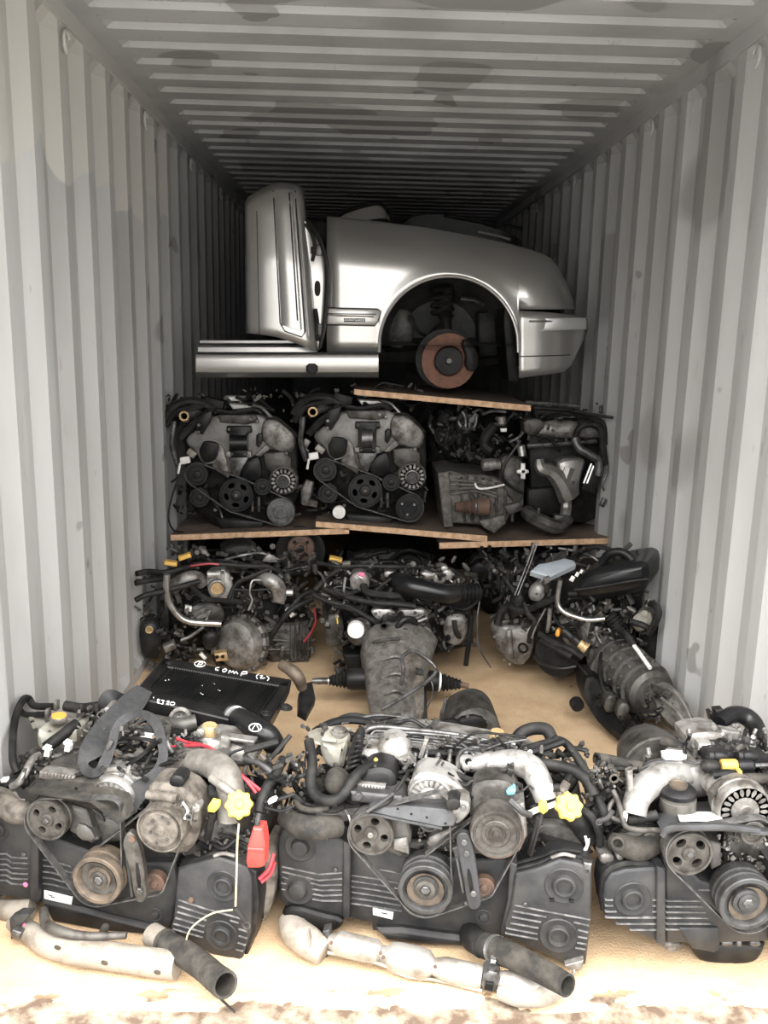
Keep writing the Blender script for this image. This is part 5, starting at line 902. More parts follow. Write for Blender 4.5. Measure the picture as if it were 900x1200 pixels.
# ---- left engine
e = thing('engine', 'flat-four engine of the front row beside the left wall, rusty crank pulley, red connector', 'engine', V((0, 0, 0)), GF)
A_ = Fr(-.62, .22, -.2, e, aut); e.location = A_.at(130, 1085, .15); e.location.z = 0
c = A_
c.p('engine_block', 'dark', [(16, 960), (120, 950), (290, 990), (290, 1076), (190, 1084), (40, 1042), (16, 1036)], .11, .34, .015); c.p('crankcase', 'dark', [(80, 975), (170, 985), (215, 1010), (205, 1080), (100, 1050)], .075, .1, .01)
cover(c, 'timing_cover', [(-8, 955), (8, 955), (30, 966), (42, 984), (41, 1056), (0, 1050), (-8, 1049)], .03, .08, [(-2, 972, 14, 'boss')], [[(-8, 1000 + i * 6.2), (8, 1000 + i * 6.2), (14, 1004 + i * 6.2), (33, 1005 + i * 6.2)] for i in range(6)], [(28, 1001)])
c.d('paint_dot', 'pink', 29.5, 1037, 3, .022, 'cyl', t=.4, n=10); c.p('cover_flange', 'cover', [(35, 975), (45, 980), (44, 1058), (35, 1056)], .018, .05, .003)
o = cover(c, 'timing_cover', [(42, 977), (70, 985), (110, 1000), (160, 1012), (205, 1012), (210, 1040), (202, 1078), (196, 1094), (160, 1086), (120, 1080), (95, 1066), (44, 1058)], .045, .08, [(182, 1072, 9, 'bossn')], [[(45, 1006 + i * 7), (62, 1008 + i * 7), (84 + i, 1015 + i * 7)] for i in range(5)])
lb = c.p('paper_label', 'label', [(51.5, 1043.5), (85, 1051.5), (83.5, 1061), (51.5, 1053)], .041, .003, 0, parent=o)
for x, y, l in ((59, 1049.3, 5), (62, 1051.5, 5)): c.r('label_print', 'steel', x, y, l, 1, .0405, .001, 13, 0, parent=o)
o = cover(c, 'timing_cover', [(208, 1018), (228, 1013), (256, 1006), (276, 1012), (289, 1018), (294, 1030), (293, 1095), (281, 1131), (270, 1130), (256, 1124), (228, 1108), (198, 1094), (203, 1076), (206, 1040)], .0, .11, [(262, 1038, 20, 'boss'), (260, 1096, 20, 'boss')],
          [[(210, 1054), (240, 1064), (283, 1076)], [(209, 1061), (243, 1072)], [(208, 1068), (242, 1078)], [(206, 1075), (240, 1085)], [(204, 1082), (239, 1092)], [(203, 1088), (238, 1098)], [(270, 1078), (280, 1081)], [(280, 1088), (290, 1091)], [(280, 1096), (290, 1099)], [(279, 1104), (288, 1107)], [(277, 1112), (285, 1114)]])
c.d('rusty_bolt', 'rust', 223.5, 1055, 3.5, -.004, 'bolt', n=6, parent=o); c.t('cover_gasket', 'rubber', 2.8, [(212, 1014, .03), (232, 1007, .03), (256, 999, .03), (282, 1006, .04), (298, 1020, .06), (301, 1050, .08), (300, 1085, .08)], parent=o); c.t('silver_edge', 'alu', 2.4, [(251, 1003, .01), (262, 1000, .01), (275, 1003, .015)])
c.p('cover_side', 'black', [(288, 1016), (300, 1022), (303, 1060), (299, 1092), (288, 1126), (284, 1128), (292, 1090), (293, 1030)], .02, .1, .004); c.p('head_side', 'tan', [(300, 1000), (318, 1000), (322, 1040), (312, 1080), (303, 1085), (304, 1040)], .09, .14, .012, rnd=1)
# pulleys, belts
c.wheel('steering_pump_pulley', 'pul', 54, 962, 26, -.035, 4, ph=.3, ha=.2, hr=.28); c.d('pulley_rear', 'dark', 57, 960, 25, .0, 'cyl', t=.5)
c.d('crank_pulley', 'brown', 113, 1033, 30.5, -.06, [(0, -1.), (.93, -1.), (1, -.95), (1, -.5), (.9, -.46), (.9, -.4), (1, -.36), (1, -.03), (.97, 0), (.84, 0), (.8, -.06), (.77, -.3), (.5, -.34), (.47, -.2), (0, -.2)], n=40); c.d('pulley_hub', 'pul', 115, 1032, 11, -.05, [(0, -.6), (1, -.6), (1, 0), (.85, .06), (.6, .06), (.55, -.06), (0, -.06)], bolt=('steel', .5)); c.d('pulley_face', 'pul', 113, 1033, 25.5, -.041, [(0, -.02), (.97, -.02), (.97, .02), (.75, 0), (.55, .03), (.45, .0), (0, 0)], n=36); c.d('pulley_rear', 'rust', 114, 1030, 29.5, -.01, [(0, -.7), (1, -.7), (1, -.45), (.93, -.4), (.93, -.3), (1, -.25), (1, 0), (0, 0)], n=36)
c.d('compressor_pulley', 'tan', 187, 973, 29.5, -.07, 'clutch', t=1.3, n=40); c.d('clutch_plate', 'tan', 187, 973, 22, -.078, [(0, -.3), (1, -.3), (1, -.04), (.95, 0), (.3, .0), (.26, .08), (.12, .1), (0, .1)], bolt=('steel', .14)); c.bolts([(179, 962, -.08), (197, 965, -.08), (183, 988, -.08), (196, 984, -.08), (176, 975, -.08), (190, 958, -.08)], 1.8, 'pulb')
c.d('idler_pulley', 'rust', 180, 1037, 14, .0, 'plain', bolt=('steel', .3)); c.belt([(54, 962, 25), (113, 1033, 29), (128, 950, 12)], -.035, .022, 1.4); c.belt([(187, 973, 28), (113, 1033, 29), (180, 1037, 12)], -.015, .022, 1.5)
sb = c.p('adjuster_bracket', 'pul', [(143, 988), (148, 976), (154, 976), (160, 985), (166, 1004), (170, 1040), (171, 1054), (165, 1059), (158, 1056), (152, 1020), (146, 1000)], -.05, .02, .003, rnd=1); c.p('adjuster_slot', 'dark', [(158, 1012), (162, 1011), (166, 1040), (161, 1042)], -.0512, .004, .0008, rnd=1, parent=sb); c.d('bolt', 'rust', 155, 983, 4.4, -.052, 'bolt', n=6, parent=sb); c.d('bolt', 'steel', 164, 1044, 4.2, -.053, 'bolt', n=6, parent=sb); c.t('adjuster_bolt', 'pulb', 2, [(148, 998, -.03), (155, 1050, -.03)])
gd = c.p('belt_guard', 'dusty', [(30, 928, .0), (40, 918, .04), (75, 915, .05), (108, 916, .05), (128, 924, .03), (144, 944, -.02), (147, 960, -.05), (138, 968, -.06), (122, 955, -.06), (106, 943, -.06), (66, 936, -.05), (36, 932, -.03)], 0, .05, .005); c.d('guard_hole', 'dark', 89, 924, 2, .02, 'cyl', t=.3, n=10, parent=gd); c.p('guard_opening', 'dark', [(108, 948), (118, 955), (122, 964), (114, 960)], -.062, .01, .002, parent=gd)
c.p('steering_pump', 'alud', [(83, 945), (100, 950), (106, 968), (114, 985), (106, 990), (92, 982), (80, 975)], .0, .1, .008); c.p('pump_bracket', 'alud', [(86, 965), (104, 970), (112, 988), (90, 985)], -.01, .03, .005, rnd=1)
c.alt('alternator', 'alub', 130, 940, 29, .04, 20, ph=.1, pul=.45); c.p('alternator_case', 'alu', [(112, 908), (128, 900), (150, 903), (166, 915), (172, 935), (160, 950), (150, 925), (132, 912)], .08, .09, .01, rnd=1); c.clut(90, 130, 895, 172, 945, .06, .1, 2, 26, fm='alub', sz=(2, 5)); c.p('mounting_casting', 'alud', [(108, 955), (140, 962), (150, 985), (120, 990)], .03, .06, .006)
c.p('compressor_body', 'tan', [(170, 925), (180, 918), (215, 925), (232, 945), (234, 975), (222, 1000), (200, 1005), (180, 990)], -.01, .09, .014, rnd=1); c.bar('compressor_port', 'tan', (172, 931, -.03), (208, 936, -.03), [(0, 0), (5, 0), (6, .2), (6, 1), (0, 1)]); c.r('plug_connector', 'black', 206, 917, 16, 14, .0, .05, 12, .005, rnd=1); c.t('coil_wire', 'white', 1.4, [(214, 940, -.05), (220, 950, -.05), (216, 960, -.06)]); c.r('clip', 'alub', 229, 948, 9, 10, -.04, .03, 15, .003, rnd=1); c.d('valve_port', 'steel', 221, 958, 4.5, -.06, 'ring'); c.clut(91, 195, 930, 235, 965, -.04, .0, 0, 30, fm='tan', sz=(2, 5))
for i in range(7): a_ = -1.9 + i * .2; c.r('coil_ridge', 'alu', 187 + 31 * math.cos(a_) + 4, 971 + 31 * math.sin(a_), 2, 8, -.03, .02, math.degrees(a_) + 90, .001)
# reservoirs, tank, hoses
c.p('fluid_reservoir', 'dusty', [(52, 905), (58, 893), (75, 889), (92, 893), (98, 902), (90, 910), (70, 912)], .1, .12, .012, rnd=1); c.bar('reservoir_neck', 'rubber', (80, 893, .15), (80.5, 886, .15), [(0, 0), (8.5, 0), (9.5, .8), (9.5, 1), (7.4, 1), (7.2, .3), (0, .3)]); c.t('neck_ring', 'alu', 1.1, [(80.5 + 8.6 * math.cos(i * math.pi / 6), 886 + 4.4 * math.sin(i * math.pi / 6), .148) for i in range(13)], k=2)
b_ = c.r('cooler_fins', 'alu', 66, 911.5, 42, 8, .06, .04, 8)
for i in range(9): c.r('fin', 'tan', 50 + i * 4, 909.5 + i * .55, 1.2, 7, .057, .01, 8, .0005, parent=b_)
c.p('coolant_tank', 'tank', [(40, 855), (52, 862), (70, 860), (86, 852), (88, 880), (72, 892), (42, 882)], .24, .12, .014, rnd=1); c.p('tank_lid', 'tank', [(33, 842, .34), (46, 838, .38), (72, 838, .4), (84, 845, .36), (78, 855, .3), (64, 861, .26), (50, 861, .27), (38, 855, .3)], 0, .02, .004); c.bolts([(38, 846, .32), (42, 855, .28), (58, 858, .26), (55, 846, .34)], 2.2, 'steel')
q = c.bar('radiator_cap', 'alu', (69, 846, .3), (69, 839, .3), [(0, 0), (8.5, 0), (9.8, .2), (9.8, .8), (9, 1), (0, 1)]); c.bar('cap_top', 'orange', (69, 839.2, .3), (69, 837.8, .3), [(0, 0), (8.6, 0), (8.2, 1), (0, 1)], parent=q)
c.t('heater_hose', 'rubber', 4.6, [(20, 906, .1), (15, 890, .12), (15, 865, .18), (19, 838, .28), (27, 820, .36), (34, 819, .4), (40, 827, .38), (62, 828, .36)], 10); c.t('hose', 'rubber', 3.3, [(22, 830, .38), (27, 836, .37), (34, 838, .36), (55, 837, .34)], 10); c.t('hose', 'rubber', 6, [(76, 827, .36), (95, 830, .36), (114, 828, .36)], 12); c.r('hose_clip', 'alu', 54, 837, 4, 9, .33, .02, 0, .002); c.r('hose_clip', 'alu', 64, 828, 4, 11, .34, .02, 0, .002)
c.t('overflow_pipe', 'alu', 4.4, [(48, 884, .16), (38, 890, .12), (30, 905, .08), (22, 917, .06), (14, 922, .06)], 10); c.t('hose', 'rubber', 5, [(46, 884, .16), (70, 882, .16), (94, 882, .16)], 10); c.t('hose', 'rubber', 7, [(54, 876, .18), (70, 864, .22), (90, 848, .28)], 12)
for x, y in ((54, 884), (78, 878)): c.r('white_clip', 'white', x, y, 6, 7, .12, .02, 10, .002); c.r('white_clip', 'white', x - 1, y - 6, 7, 3, .12, .02, 20, .001)
ip = c.t('intake_pipe', 'tan', [12, 14, 14, 13], [(-8, 932, .05), (2, 938, .03), (16, 950, .0), (36, 952, .02)], 16); c.t('small_pipe', 'alu', 3, [(17, 930, .05), (22, 938, .02), (30, 939, .02)]); c.t('hose', 'rubber', 6, [(6, 920, .1), (22, 905, .12), (36, 884, .16)], 10); c.t('hose', 'rubber', 6, [(-6, 922, .08), (10, 918, .08), (34, 915, .1)], 10); c.r('connector', 'white', 3, 916, 6, 4, .06, .02, -8)
c.t('intake_runner', 'runner', [11, 15, 17, 16, 14], [(204, 905, .16), (226, 894, .15), (250, 896, .12), (266, 912, .08), (270, 935, .05), (270, 960, .04)], 16); c.t('intake_runner', 'runner', [7, 9, 9], [(190, 906, .18), (210, 892, .18), (232, 880, .22)], 12); c.t('bypass_pipe', 'runner', 5, [(248, 912, .06), (262, 922, .03), (276, 932, .02)], 12); c.p('intake_manifold', 'alu', [(190, 880), (230, 868), (280, 876), (300, 895), (280, 905), (220, 895)], .24, .12, .02, rnd=1)
c.bar('filter_cap', 'brass', (245, 862, .28), (246, 849, .28), [(0, 0), (8.5, 0), (10, .2), (10, .8), (8, 1), (0, 1)], 10); c.bar('filter_base', 'alub', (244, 876, .28), (245, 861, .28), [(0, 0), (12, 0), (12, .3), (9, .4), (11, .8), (9, 1), (0, 1)], 12); c.r('filter_ear', 'alub', 234, 860, 10, 10, .25, .04, -20, .004, rnd=1); c.t('manifold_post', 'alub', 6, [(262, 880, .2), (264, 868, .24)]); c.r('valve', 'alu', 278, 868, 40, 4, .24, .03, 8)
c.t('turbo_pipe', 'alud', [6, 7, 9, 9], [(168, 840, .36), (190, 846, .34), (210, 850, .32), (230, 846, .34)], 12); c.t('pipe', 'rubber', 6, [(176, 855, .3), (200, 858, .3), (220, 862, .28)], 10); c.d('throttle_ring', 'alu', 210, 842, 14, .36, 'ring', tilt=(0, .8))
for y0, pts in (('a', [(203, 864, .22), (220, 870, .22), (236, 873, .2), (252, 884, .17), (268, 895, .12), (285, 910, .09), (305, 926, .07)]), ('b', [(198, 875.5, .2), (218, 874, .2), (240, 874, .19), (256, 884, .16), (272, 899, .11), (288, 914, .08), (300, 929, .07)])): c.t('red_cable', 'redw', 1.9, pts, 8)
lobed(c, 280, 943, 15.5, .0, 'yellow'); c.t('oil_filler_neck', 'rubber', [11, 12, 12], [(281, 948, .03), (286, 960, .06), (292, 975, .1)], 12); c.p('dipstick_handle', 'yellow', [(243, 946), (248, 938), (257, 940), (257, 946), (251, 953), (243, 952)], -.02, .012, .003); c.t('dipstick_cover', 'black', 4.4, [(249, 952, -.01), (246, 970, .0), (243, 982, .02)]); c.t('tube', 'black', 5, [(247, 923, .04), (250, 935, .01)])
rc = c.p('red_connector', 'red', [(290, 992), (296, 971), (307, 972), (310, 990), (309, 1016), (303, 1018), (290, 1018), (288, 1010)], -.03, .04, .005); c.p('connector_ridge', 'red', [(290, 994), (309, 995), (308.5, 999), (289.5, 997)], -.034, .01, .002, parent=rc); c.t('battery_cable', 'pulb', 3.4, [(304, 953, .0), (302, 963, -.01), (301, 973, -.015)], parent=rc); c.t('red_cable', 'redw', 2.4, [(304, 1030, .02), (315, 1018, .03), (321, 1000, .05)]); c.t('red_cable', 'redw', 2.2, [(306, 1034, .02), (317, 1024, .04), (322, 1010, .05)])
gw = c.t('earth_wire', 'khaki', 1.2, [(280, 965, .0), (278, 990, -.03), (277, 1030, -.04), (276, 1062, -.045)], 6); c.t('wire_crimp', 'rubber', 3, [(275, 1064, -.045), (283, 1074, -.045), (287, 1080, -.045)], parent=gw); c.d('ring_terminal', 'steel', 288.5, 1085, 5.2, -.045, 'ring', t=.4, parent=gw); c.t('earth_wire', 'khaki', 1.0, [(274, 1066, -.045), (250, 1070, -.05), (230, 1082, -.06), (220, 1095, -.07), (217, 1115, -.075)], 6); c.t('wire', 'pulb', 1.6, [(217, 1115, -.075), (222, 1135, -.1), (240, 1153, -.12), (258, 1170, -.15), (275, 1186, -.185)], 6)
c.t('harness', 'rubber', 6, [(332, 890, .2), (322, 908, .14), (310, 928, .08), (303, 952, .04)], 10); c.t('hose', 'rubber', 4.2, [(286, 880, .18), (305, 875, .2), (326, 869, .22)]); c.t('hose', 'pulb', 4.2, [(288, 890, .15), (304, 894, .13), (318, 905, .12)], 10); c.t('hose', 'rubber', 3, [(310, 895, .18), (325, 880, .2), (340, 862, .24)]); c.t('wire', 'black', 1.6, [(268, 890, .16), (272, 882, .18), (290, 876, .2)]); c.r('white_plug', 'white', 318, 940, 9, 4, .03, .02, -25); c.t('cable', 'black', 1.8, [(310, 946, .04), (330, 950, .06), (345, 944, .08)]); c.t('cable', 'black', 2.4, [(310, 940, .05), (328, 936, .06), (345, 930, .08)])
c.r('white_connector', 'white', 170, 864, 14, 4, .22, .02, 8); c.r('white_connector', 'white', 169, 868, 12, 3.4, .2, .02, 14); c.t('wire', 'alu', 1.2, [(80, 842, .3), (92, 852, .26), (104, 858, .24)]); c.t('hose', 'rubber', 3.4, [(140, 880, .2), (165, 868, .22), (186, 852, .28)]); c.t('hose', 'black', 4, [(110, 870, .22), (140, 858, .26), (170, 842, .32)])
c.p('cylinder_head', 'alud', [(236, 962), (290, 975), (300, 1010), (256, 1000), (212, 1014), (215, 985)], .06, .2, .015, rnd=1); c.clut(92, 215, 960, 300, 1005, .03, .08, 6, 60, sz=(2, 5)); c.clut(93, 285, 885, 340, 950, .1, .24, 14, 50, rr=(1.6, 4)); c.clut(99, 100, 850, 230, 920, .1, .22, 14, 60, rr=(1.2, 2.8)); c.clut(94, 90, 845, 200, 900, .18, .3, 18, 60, rr=(1.6, 4)); c.clut(95, 20, 880, 100, 910, .12, .2, 5, 30, rr=(1.6, 3.4)); c.clut(96, 200, 855, 262, 885, .24, .34, 8, 40, fm='alu'); c.clut(98, 20, 880, 240, 960, .06, .18, 16, 50, rr=(1.3, 3)); c.clut(97, 84, 826, 130, 856, .3, .4, 8, 20)
# exhaust side
ex = c.t('exhaust_pipe', 'exht', [11, 12, 14, 14.5, 14.5, 15], [(18, 1082, .01), (34, 1092, -.04), (56, 1106, -.08), (90, 1115, -.1), (134, 1121, -.1), (172, 1127, -.1), (208, 1131, -.1)], 20); c.t('exhaust_branch', 'pul', [5, 6, 6, 5, 4], [(51, 1066, -.02), (54, 1082, -.06), (70, 1091, -.09), (100, 1097, -.09), (148, 1096, -.07)], 12); c.t('branch_stub', 'pul', 5, [(118, 1098, -.08), (124, 1086, -.04)], 10); c.t('exhaust_elbow', 'exht', [11, 12, 12], [(-4, 1064, .05), (12, 1067, .03), (38, 1064, .04)], 14); c.p('flange', 'pulb', [(10, 1078), (20, 1072), (36, 1072), (24, 1086), (16, 1100), (12, 1102)], -.06, .03, .004); c.r('flange_tab', 'steel', 18, 1096, 11, 9, -.08, .02, 20, .003)
for x, y in ((67, 1113), (122, 1131), (184, 1142)): c.d('drain_dimple', 'alud', x, y - 2, 4, -.138, 'cyl', t=.3, tilt=(0, -.3), parent=ex)
c.d('paint_dot', 'pink', 27, 1084, 3, -.05, 'cyl', t=.3, n=10, parent=ex); c.p('oil_pan', 'black', [(45, 1055), (95, 1066), (190, 1090), (180, 1098), (120, 1094), (60, 1082)], .03, .3, .012)
ch = c.t('coolant_hose', 'dusty', [14, 14.5, 14, 14, 14.5], [(192, 1104, -.03), (214, 1116, -.08), (238, 1133, -.15), (252, 1145, -.19), (264, 1154, -.225)], 20, hollow=True); c.t('hose_collar', 'exht', 13.5, [(178, 1095, .0), (186, 1100, -.015), (195, 1106, -.035)], 16, parent=ch); c.bar('hose_clamp', 'pul', (192, 1104, -.03), (195, 1105.6, -.036), [(0, 0), (15.4, 0), (15.4, 1), (0, 1)], parent=ch)
# ---- right engine
e = thing('engine', 'flat-four engine of the front row beside the right wall, white label on its belt tray', 'engine', V((0, 0, 0)), GF)
R_e = Fr(.92, .115, .0, e, aut); e.location = R_e.at(820, 1110, .15); e.location.z = 0
c = R_e
c.p('engine_block', 'dark', [(722, 1000), (800, 975), (905, 960), (905, 1100), (790, 1100), (730, 1070)], .1, .34, .015)
cover(c, 'timing_cover', [(708, 1052), (710, 1036), (717, 1025), (734, 1020), (767, 1017.5), (780, 1018), (780, 1109), (770, 1105), (740, 1091), (711, 1075)], .0, .1, [(741, 1053, 22, 'boss')],
      [[(709, 1054 + i * 6.8), (718 if i in (0, 1) else 722, 1054 + i * 6.8)] for i in range(4)] + [[(764, 1054 + i * 6.8), (769, 1054 + i * 6.8)] for i in range(3)] + [[(712, 1074.5), (769, 1075)], [(722, 1082), (769, 1082)], [(738, 1089), (769, 1089)], [(752, 1061 + 13), (769, 1074.4)]])
c.t('cover_gasket', 'rubber', 3.6, [(707, 1066, .03), (706, 1036, .03), (713, 1020, .02), (732, 1012, .02), (760, 1012, .02)]); c.p('cover_flange', 'cover', [(770, 1016), (780, 1018), (780, 1110), (770, 1106)], -.012, .05, .003)
o = cover(c, 'timing_cover', [(779, 1000), (800, 1012), (822, 1034), (850, 1040), (860, 1030), (905, 1040), (905, 1104), (844, 1106), (842, 1116), (815, 1112), (806, 1106), (780, 1106)], .012, .1, [], [[(780, 1055 + i * 6.7), (820 + i * 3, 1055 + i * 6.7)] for i in range(6)] + [[(818, 1042.5), (846, 1042.5)]])
c.p('lower_plate', 'cover', [(796, 1088), (842, 1088), (844, 1107), (838, 1117), (812, 1112)], .004, .05, .003)
c.p('oil_pan', 'black', [(806, 1104), (900, 1106), (896, 1120), (888, 1130), (872, 1134), (834, 1133), (818, 1127)], .05, .3, .014, rnd=1); cover(c, 'timing_cover', [(903, 1012), (940, 1006), (962, 1018), (966, 1088), (950, 1106), (903, 1104)], .0, .1, [(936, 1036, 18, 'boss'), (932, 1082, 18, 'boss')], [[(905, 1058 + i * 6.7), (912, 1058 + i * 6.7)] for i in range(6)])
c.p('engine_block', 'dark', [(903, 975), (955, 985), (958, 1080), (903, 1090)], .1, .34, .015); c.p('cylinder_head', 'alud', [(900, 940), (945, 955), (955, 1000), (903, 1010)], .1, .25, .02, rnd=1)
c.p('oil_drain_boss', 'alu', [(777, 1106), (800, 1105), (799, 1116), (786, 1118), (778, 1113)], .03, .1, .006, rnd=1)
for x, w_ in ((853, 13), (867, 6), (886, 12)): c.r('pan_lug', 'steel', x, 1107, w_, 7, .03, .04, 0, .004, rnd=1)
c.wheel('steering_pump_pulley', 'pul', 808.5, 1001.5, 28, -.03, 4, ph=-.1, ha=.26, hr=.32); c.d('pulley_rear', 'black', 808.5, 1001, 27, .01, 'cyl', t=.4)
c.d('crank_pulley', 'pulb', 877, 1060.5, 34, -.055, 'crank', t=1.1, n=40); c.d('pulley_dish', 'brown', 877, 1060.5, 23.5, -.037, [(0, -.02), (1, -.02), (1, 0), (.66, .02), (.62, 0), (0, 0)], n=36); c.d('pulley_hub', 'pulb', 877, 1059, 11.5, -.05, [(0, -.6), (1, -.6), (1, 0), (.85, .06), (0, .06)], bolt=('steel', .55)); c.d('pulley_rear', 'rust', 877, 1057, 33, -.008, [(0, -.8), (1, -.8), (1, -.5), (.9, -.46), (.9, -.4), (1, -.36), (1, -.05), (.96, 0), (0, 0)], n=36)
c.belt([(808.5, 1001.5, 27), (877, 1060.5, 33), (890, 975, 14)], -.03, .024, 1.5); c.d('alternator_pulley', 'pul', 883, 977, 15, -.03, 'plain', bolt=('steel', .25))
tr = c.p('belt_tray', 'guard', [(772, 966, .06), (786, 950, .1), (846, 945, .12), (872, 946, .1), (898, 954, .06), (910, 968, .0), (905, 976, -.05), (890, 976, -.06), (850, 972, -.06), (792, 972, -.06), (778, 978, -.04)], 0, .03, .005); c.t('tray_lip', 'guard', [3.5, 4, 4, 4, 3], [(776, 980, -.06), (784, 971, -.06), (815, 970, -.07), (850, 970, -.07), (890, 974, -.07)], parent=tr); 
c.p('paper_label', 'label', [(794, 953, .075), (844, 952, .075), (847.5, 962, .0), (797.5, 963, .0)], -.012, .006, 0, parent=tr); c.bolts([(783, 950, .09)], 4, 'pulb')
c.bar('fluid_reservoir', 'smoke', (794, 948, .1), (794.5, 926, .1), [(0, 0), (20, .0), (21, .1), (21, .62), (20, .64), (20, .9), (18, 1), (0, 1)], 28); c.bar('reservoir_shoulder', 'black', (794, 930, .1), (794.5, 921, .1), [(0, 0), (21.4, 0), (21.4, .5), (17, .9), (10, 1), (0, 1)], 28); c.bar('reservoir_cap', 'brown', (794.8, 921.5, .1), (795, 918, .1), [(0, 0), (10.5, 0), (10.5, .9), (9, 1), (8, .6), (0, .6)]); c.d('reservoir_base', 'black', 794, 950, 21, .1, 'dome', t=.6)
c.t('intake_runner', 'alub', [14, 15, 17, 17, 15], [(743, 955, .06), (746, 938, .08), (758, 921, .12), (780, 910, .16), (810, 908, .2)], 16); c.t('intake_runner', 'alu', [6, 9, 10, 9], [(744, 912, .2), (765, 900, .22), (790, 898, .24), (812, 908, .22)], 14); c.p('runner_bracket', 'alu', [(735, 905), (742, 902), (743, 930), (752, 944), (742, 944), (736, 930)], .08, .02, .003); c.p('intake_manifold', 'alu', [(795, 905), (830, 900), (838, 925), (828, 940), (800, 930)], .16, .14, .014, rnd=1)
c.alt('alternator', 'alu', 873, 950, 32, .03, 20, ph=.1); c.p('alternator_case', 'alu', [(836, 945), (842, 930), (862, 918), (890, 922), (908, 940), (905, 955), (890, 932), (862, 930), (850, 945)], .06, .1, .01, rnd=1); c.t('alternator_hose', 'dusty', [5, 6.5, 6.5, 6], [(832, 931, .06), (846, 919, .09), (868, 913, .1), (902, 912, .1)], 12)
c.clut(100, 842, 975, 900, 1025, .03, .08, 4, 70, fm='alu', sz=(1.5, 4.5)); c.p('pump_body', 'alud', [(830, 985), (846, 990), (846, 1015), (835, 1020)], .0, .08, .006); c.p('mounting_casting', 'alud', [(850, 975), (900, 985), (900, 1030), (850, 1020)], .06, .06, .01)
c.bar('throttle_cap', 'alu', (826, 878, .3), (828, 861, .3), [(0, 0), (20, 0), (20, .15), (17, .2), (17, .85), (16, 1), (0, 1)], 28); c.p('throttle_body', 'alu', [(806, 862), (845, 858), (862, 872), (858, 885), (815, 888), (805, 875)], .26, .1, .01, rnd=1); c.r('throttle_plate', 'alub', 838, 877, 38, 8, .23, .03, 3); c.r('silver_plate', 'alub', 856, 862, 22, 10, .28, .03, 10)
c.p('coil_pack', 'black', [(826, 890), (834, 882), (900, 884), (905, 898), (832, 902)], .18, .08, .008, rnd=1)
for x in (838, 872): c.bar('coil_tower', 'black', (x - 8, 886, .16), (x + 14, 886, .16), [(0, 0), (6, 0), (6.5, .2), (5, .3), (6.5, .4), (6.5, .8), (5, 1), (0, 1)])
c.bar('coil_tower', 'black', (822, 898, .14), (842, 898, .14), [(0, 0), (4, 0), (8, .2), (8, .8), (6, 1), (0, 1)]); c.bar('coil_tower', 'black', (864, 898, .14), (884, 897, .14), [(0, 0), (7, 0), (8, .2), (8, .8), (4, 1), (0, 1)]); yl = c.bar('yellow_label', 'mustard', (844.5, 897, .138), (863, 896.5, .138), [(0, 0), (6.5, 0), (7.2, .1), (7.2, .9), (6.5, 1), (0, 1)]); c.t('pipe', 'steel', 2.6, [(884, 897, .14), (902, 896, .14)]); c.t('coil_hose', 'black', 5, [(836, 908, .12), (852, 906, .11), (866, 908, .12)]); c.r('yellow_tag', 'mustard', 868, 907, 5, 5, .1, .02)
c.t('turbo_hose', 'gloss', [9, 11, 11, 9], [(843, 848, .42), (858, 838, .46), (876, 841, .46), (887, 856, .42), (889, 872, .36)], 14); c.r('hose_bracket', 'black', 844, 842, 10, 20, .46, .03, -5, .004); c.r('hose_bracket', 'black', 835, 843, 4, 16, .46, .03, -14, .002)
c.t('breather_hose', 'dusty', 6.5, [(697, 888, .22), (720, 892, .22), (752, 899, .2)], 14, hollow=False); c.d('hose_mouth', 'dark', 699, 888, 5, .2, 'ring', tilt=(-2, 0)); c.t('dusty_pipe', 'dusty', 6.5, [(774, 867, .32), (792, 874, .3), (810, 882, .28)], 12); c.t('flat_pipe', 'pulb', 4, [(744, 905, .2), (770, 894, .22), (806, 895, .22), (830, 890, .22)], 10)
c.t('inlet_elbow', 'dusty', [9, 13, 14, 14, 12], [(716, 984, .06), (730, 990, .04), (748, 995, .04), (764, 988, .06), (768, 975, .08)], 16); c.d('inlet_mouth', 'dusty', 724, 989, 8.5, .0, 'ring', tilt=(-.4, .2)); c.d('elbow_mouth', 'pul', 763, 985, 10, .05, 'ring')
c.t('metal_pipe', 'pul', 3.2, [(718, 926, .1), (724, 938, .08), (729, 955, .04), (733, 968, .02), (745, 972, .02), (774, 973, .02)], 10); c.t('metal_pipe', 'pul', 2.8, [(722, 934, .1), (714, 946, .08), (716, 957, .06), (728, 962, .05)], 10); c.t('hose', 'rubber', 6, [(735, 960, .06), (750, 959, .06), (770, 955, .06)], 12); c.r('white_plug', 'white', 733, 959, 5, 8, .03, .02, 10, .002)
c.d('cream_washer', 'tan', 720, 913, 6, .14, 'ring', t=.6); c.d('cream_washer', 'tan', 711, 928, 3.4, .12, 'ring', t=.6); c.r('white_connector', 'white', 795, 889, 20, 8, .22, .03, 3, .003); c.r('white_connector', 'white', 783, 889, 8, 7, .22, .03, -5, .003)
c.p('cylinder_head', 'alud', [(718, 985), (770, 970), (790, 985), (780, 1015), (730, 1012), (715, 1020)], .08, .2, .015, rnd=1); c.r('head_lug', 'alu', 712, 1008, 16, 12, .05, .05, 5, .005, rnd=1); c.r('head_lug', 'alub', 728, 1004, 9, 11, .04, .05, 5, .005, rnd=1); c.t('wire', 'white', 1.3, [(688, 970, .1), (690, 985, .09), (687, 996, .09)]); c.t('loom', 'rubber', 3.4, [(700, 985, .12), (705, 1000, .1), (702, 1030, .1), (706, 1060, .1)])
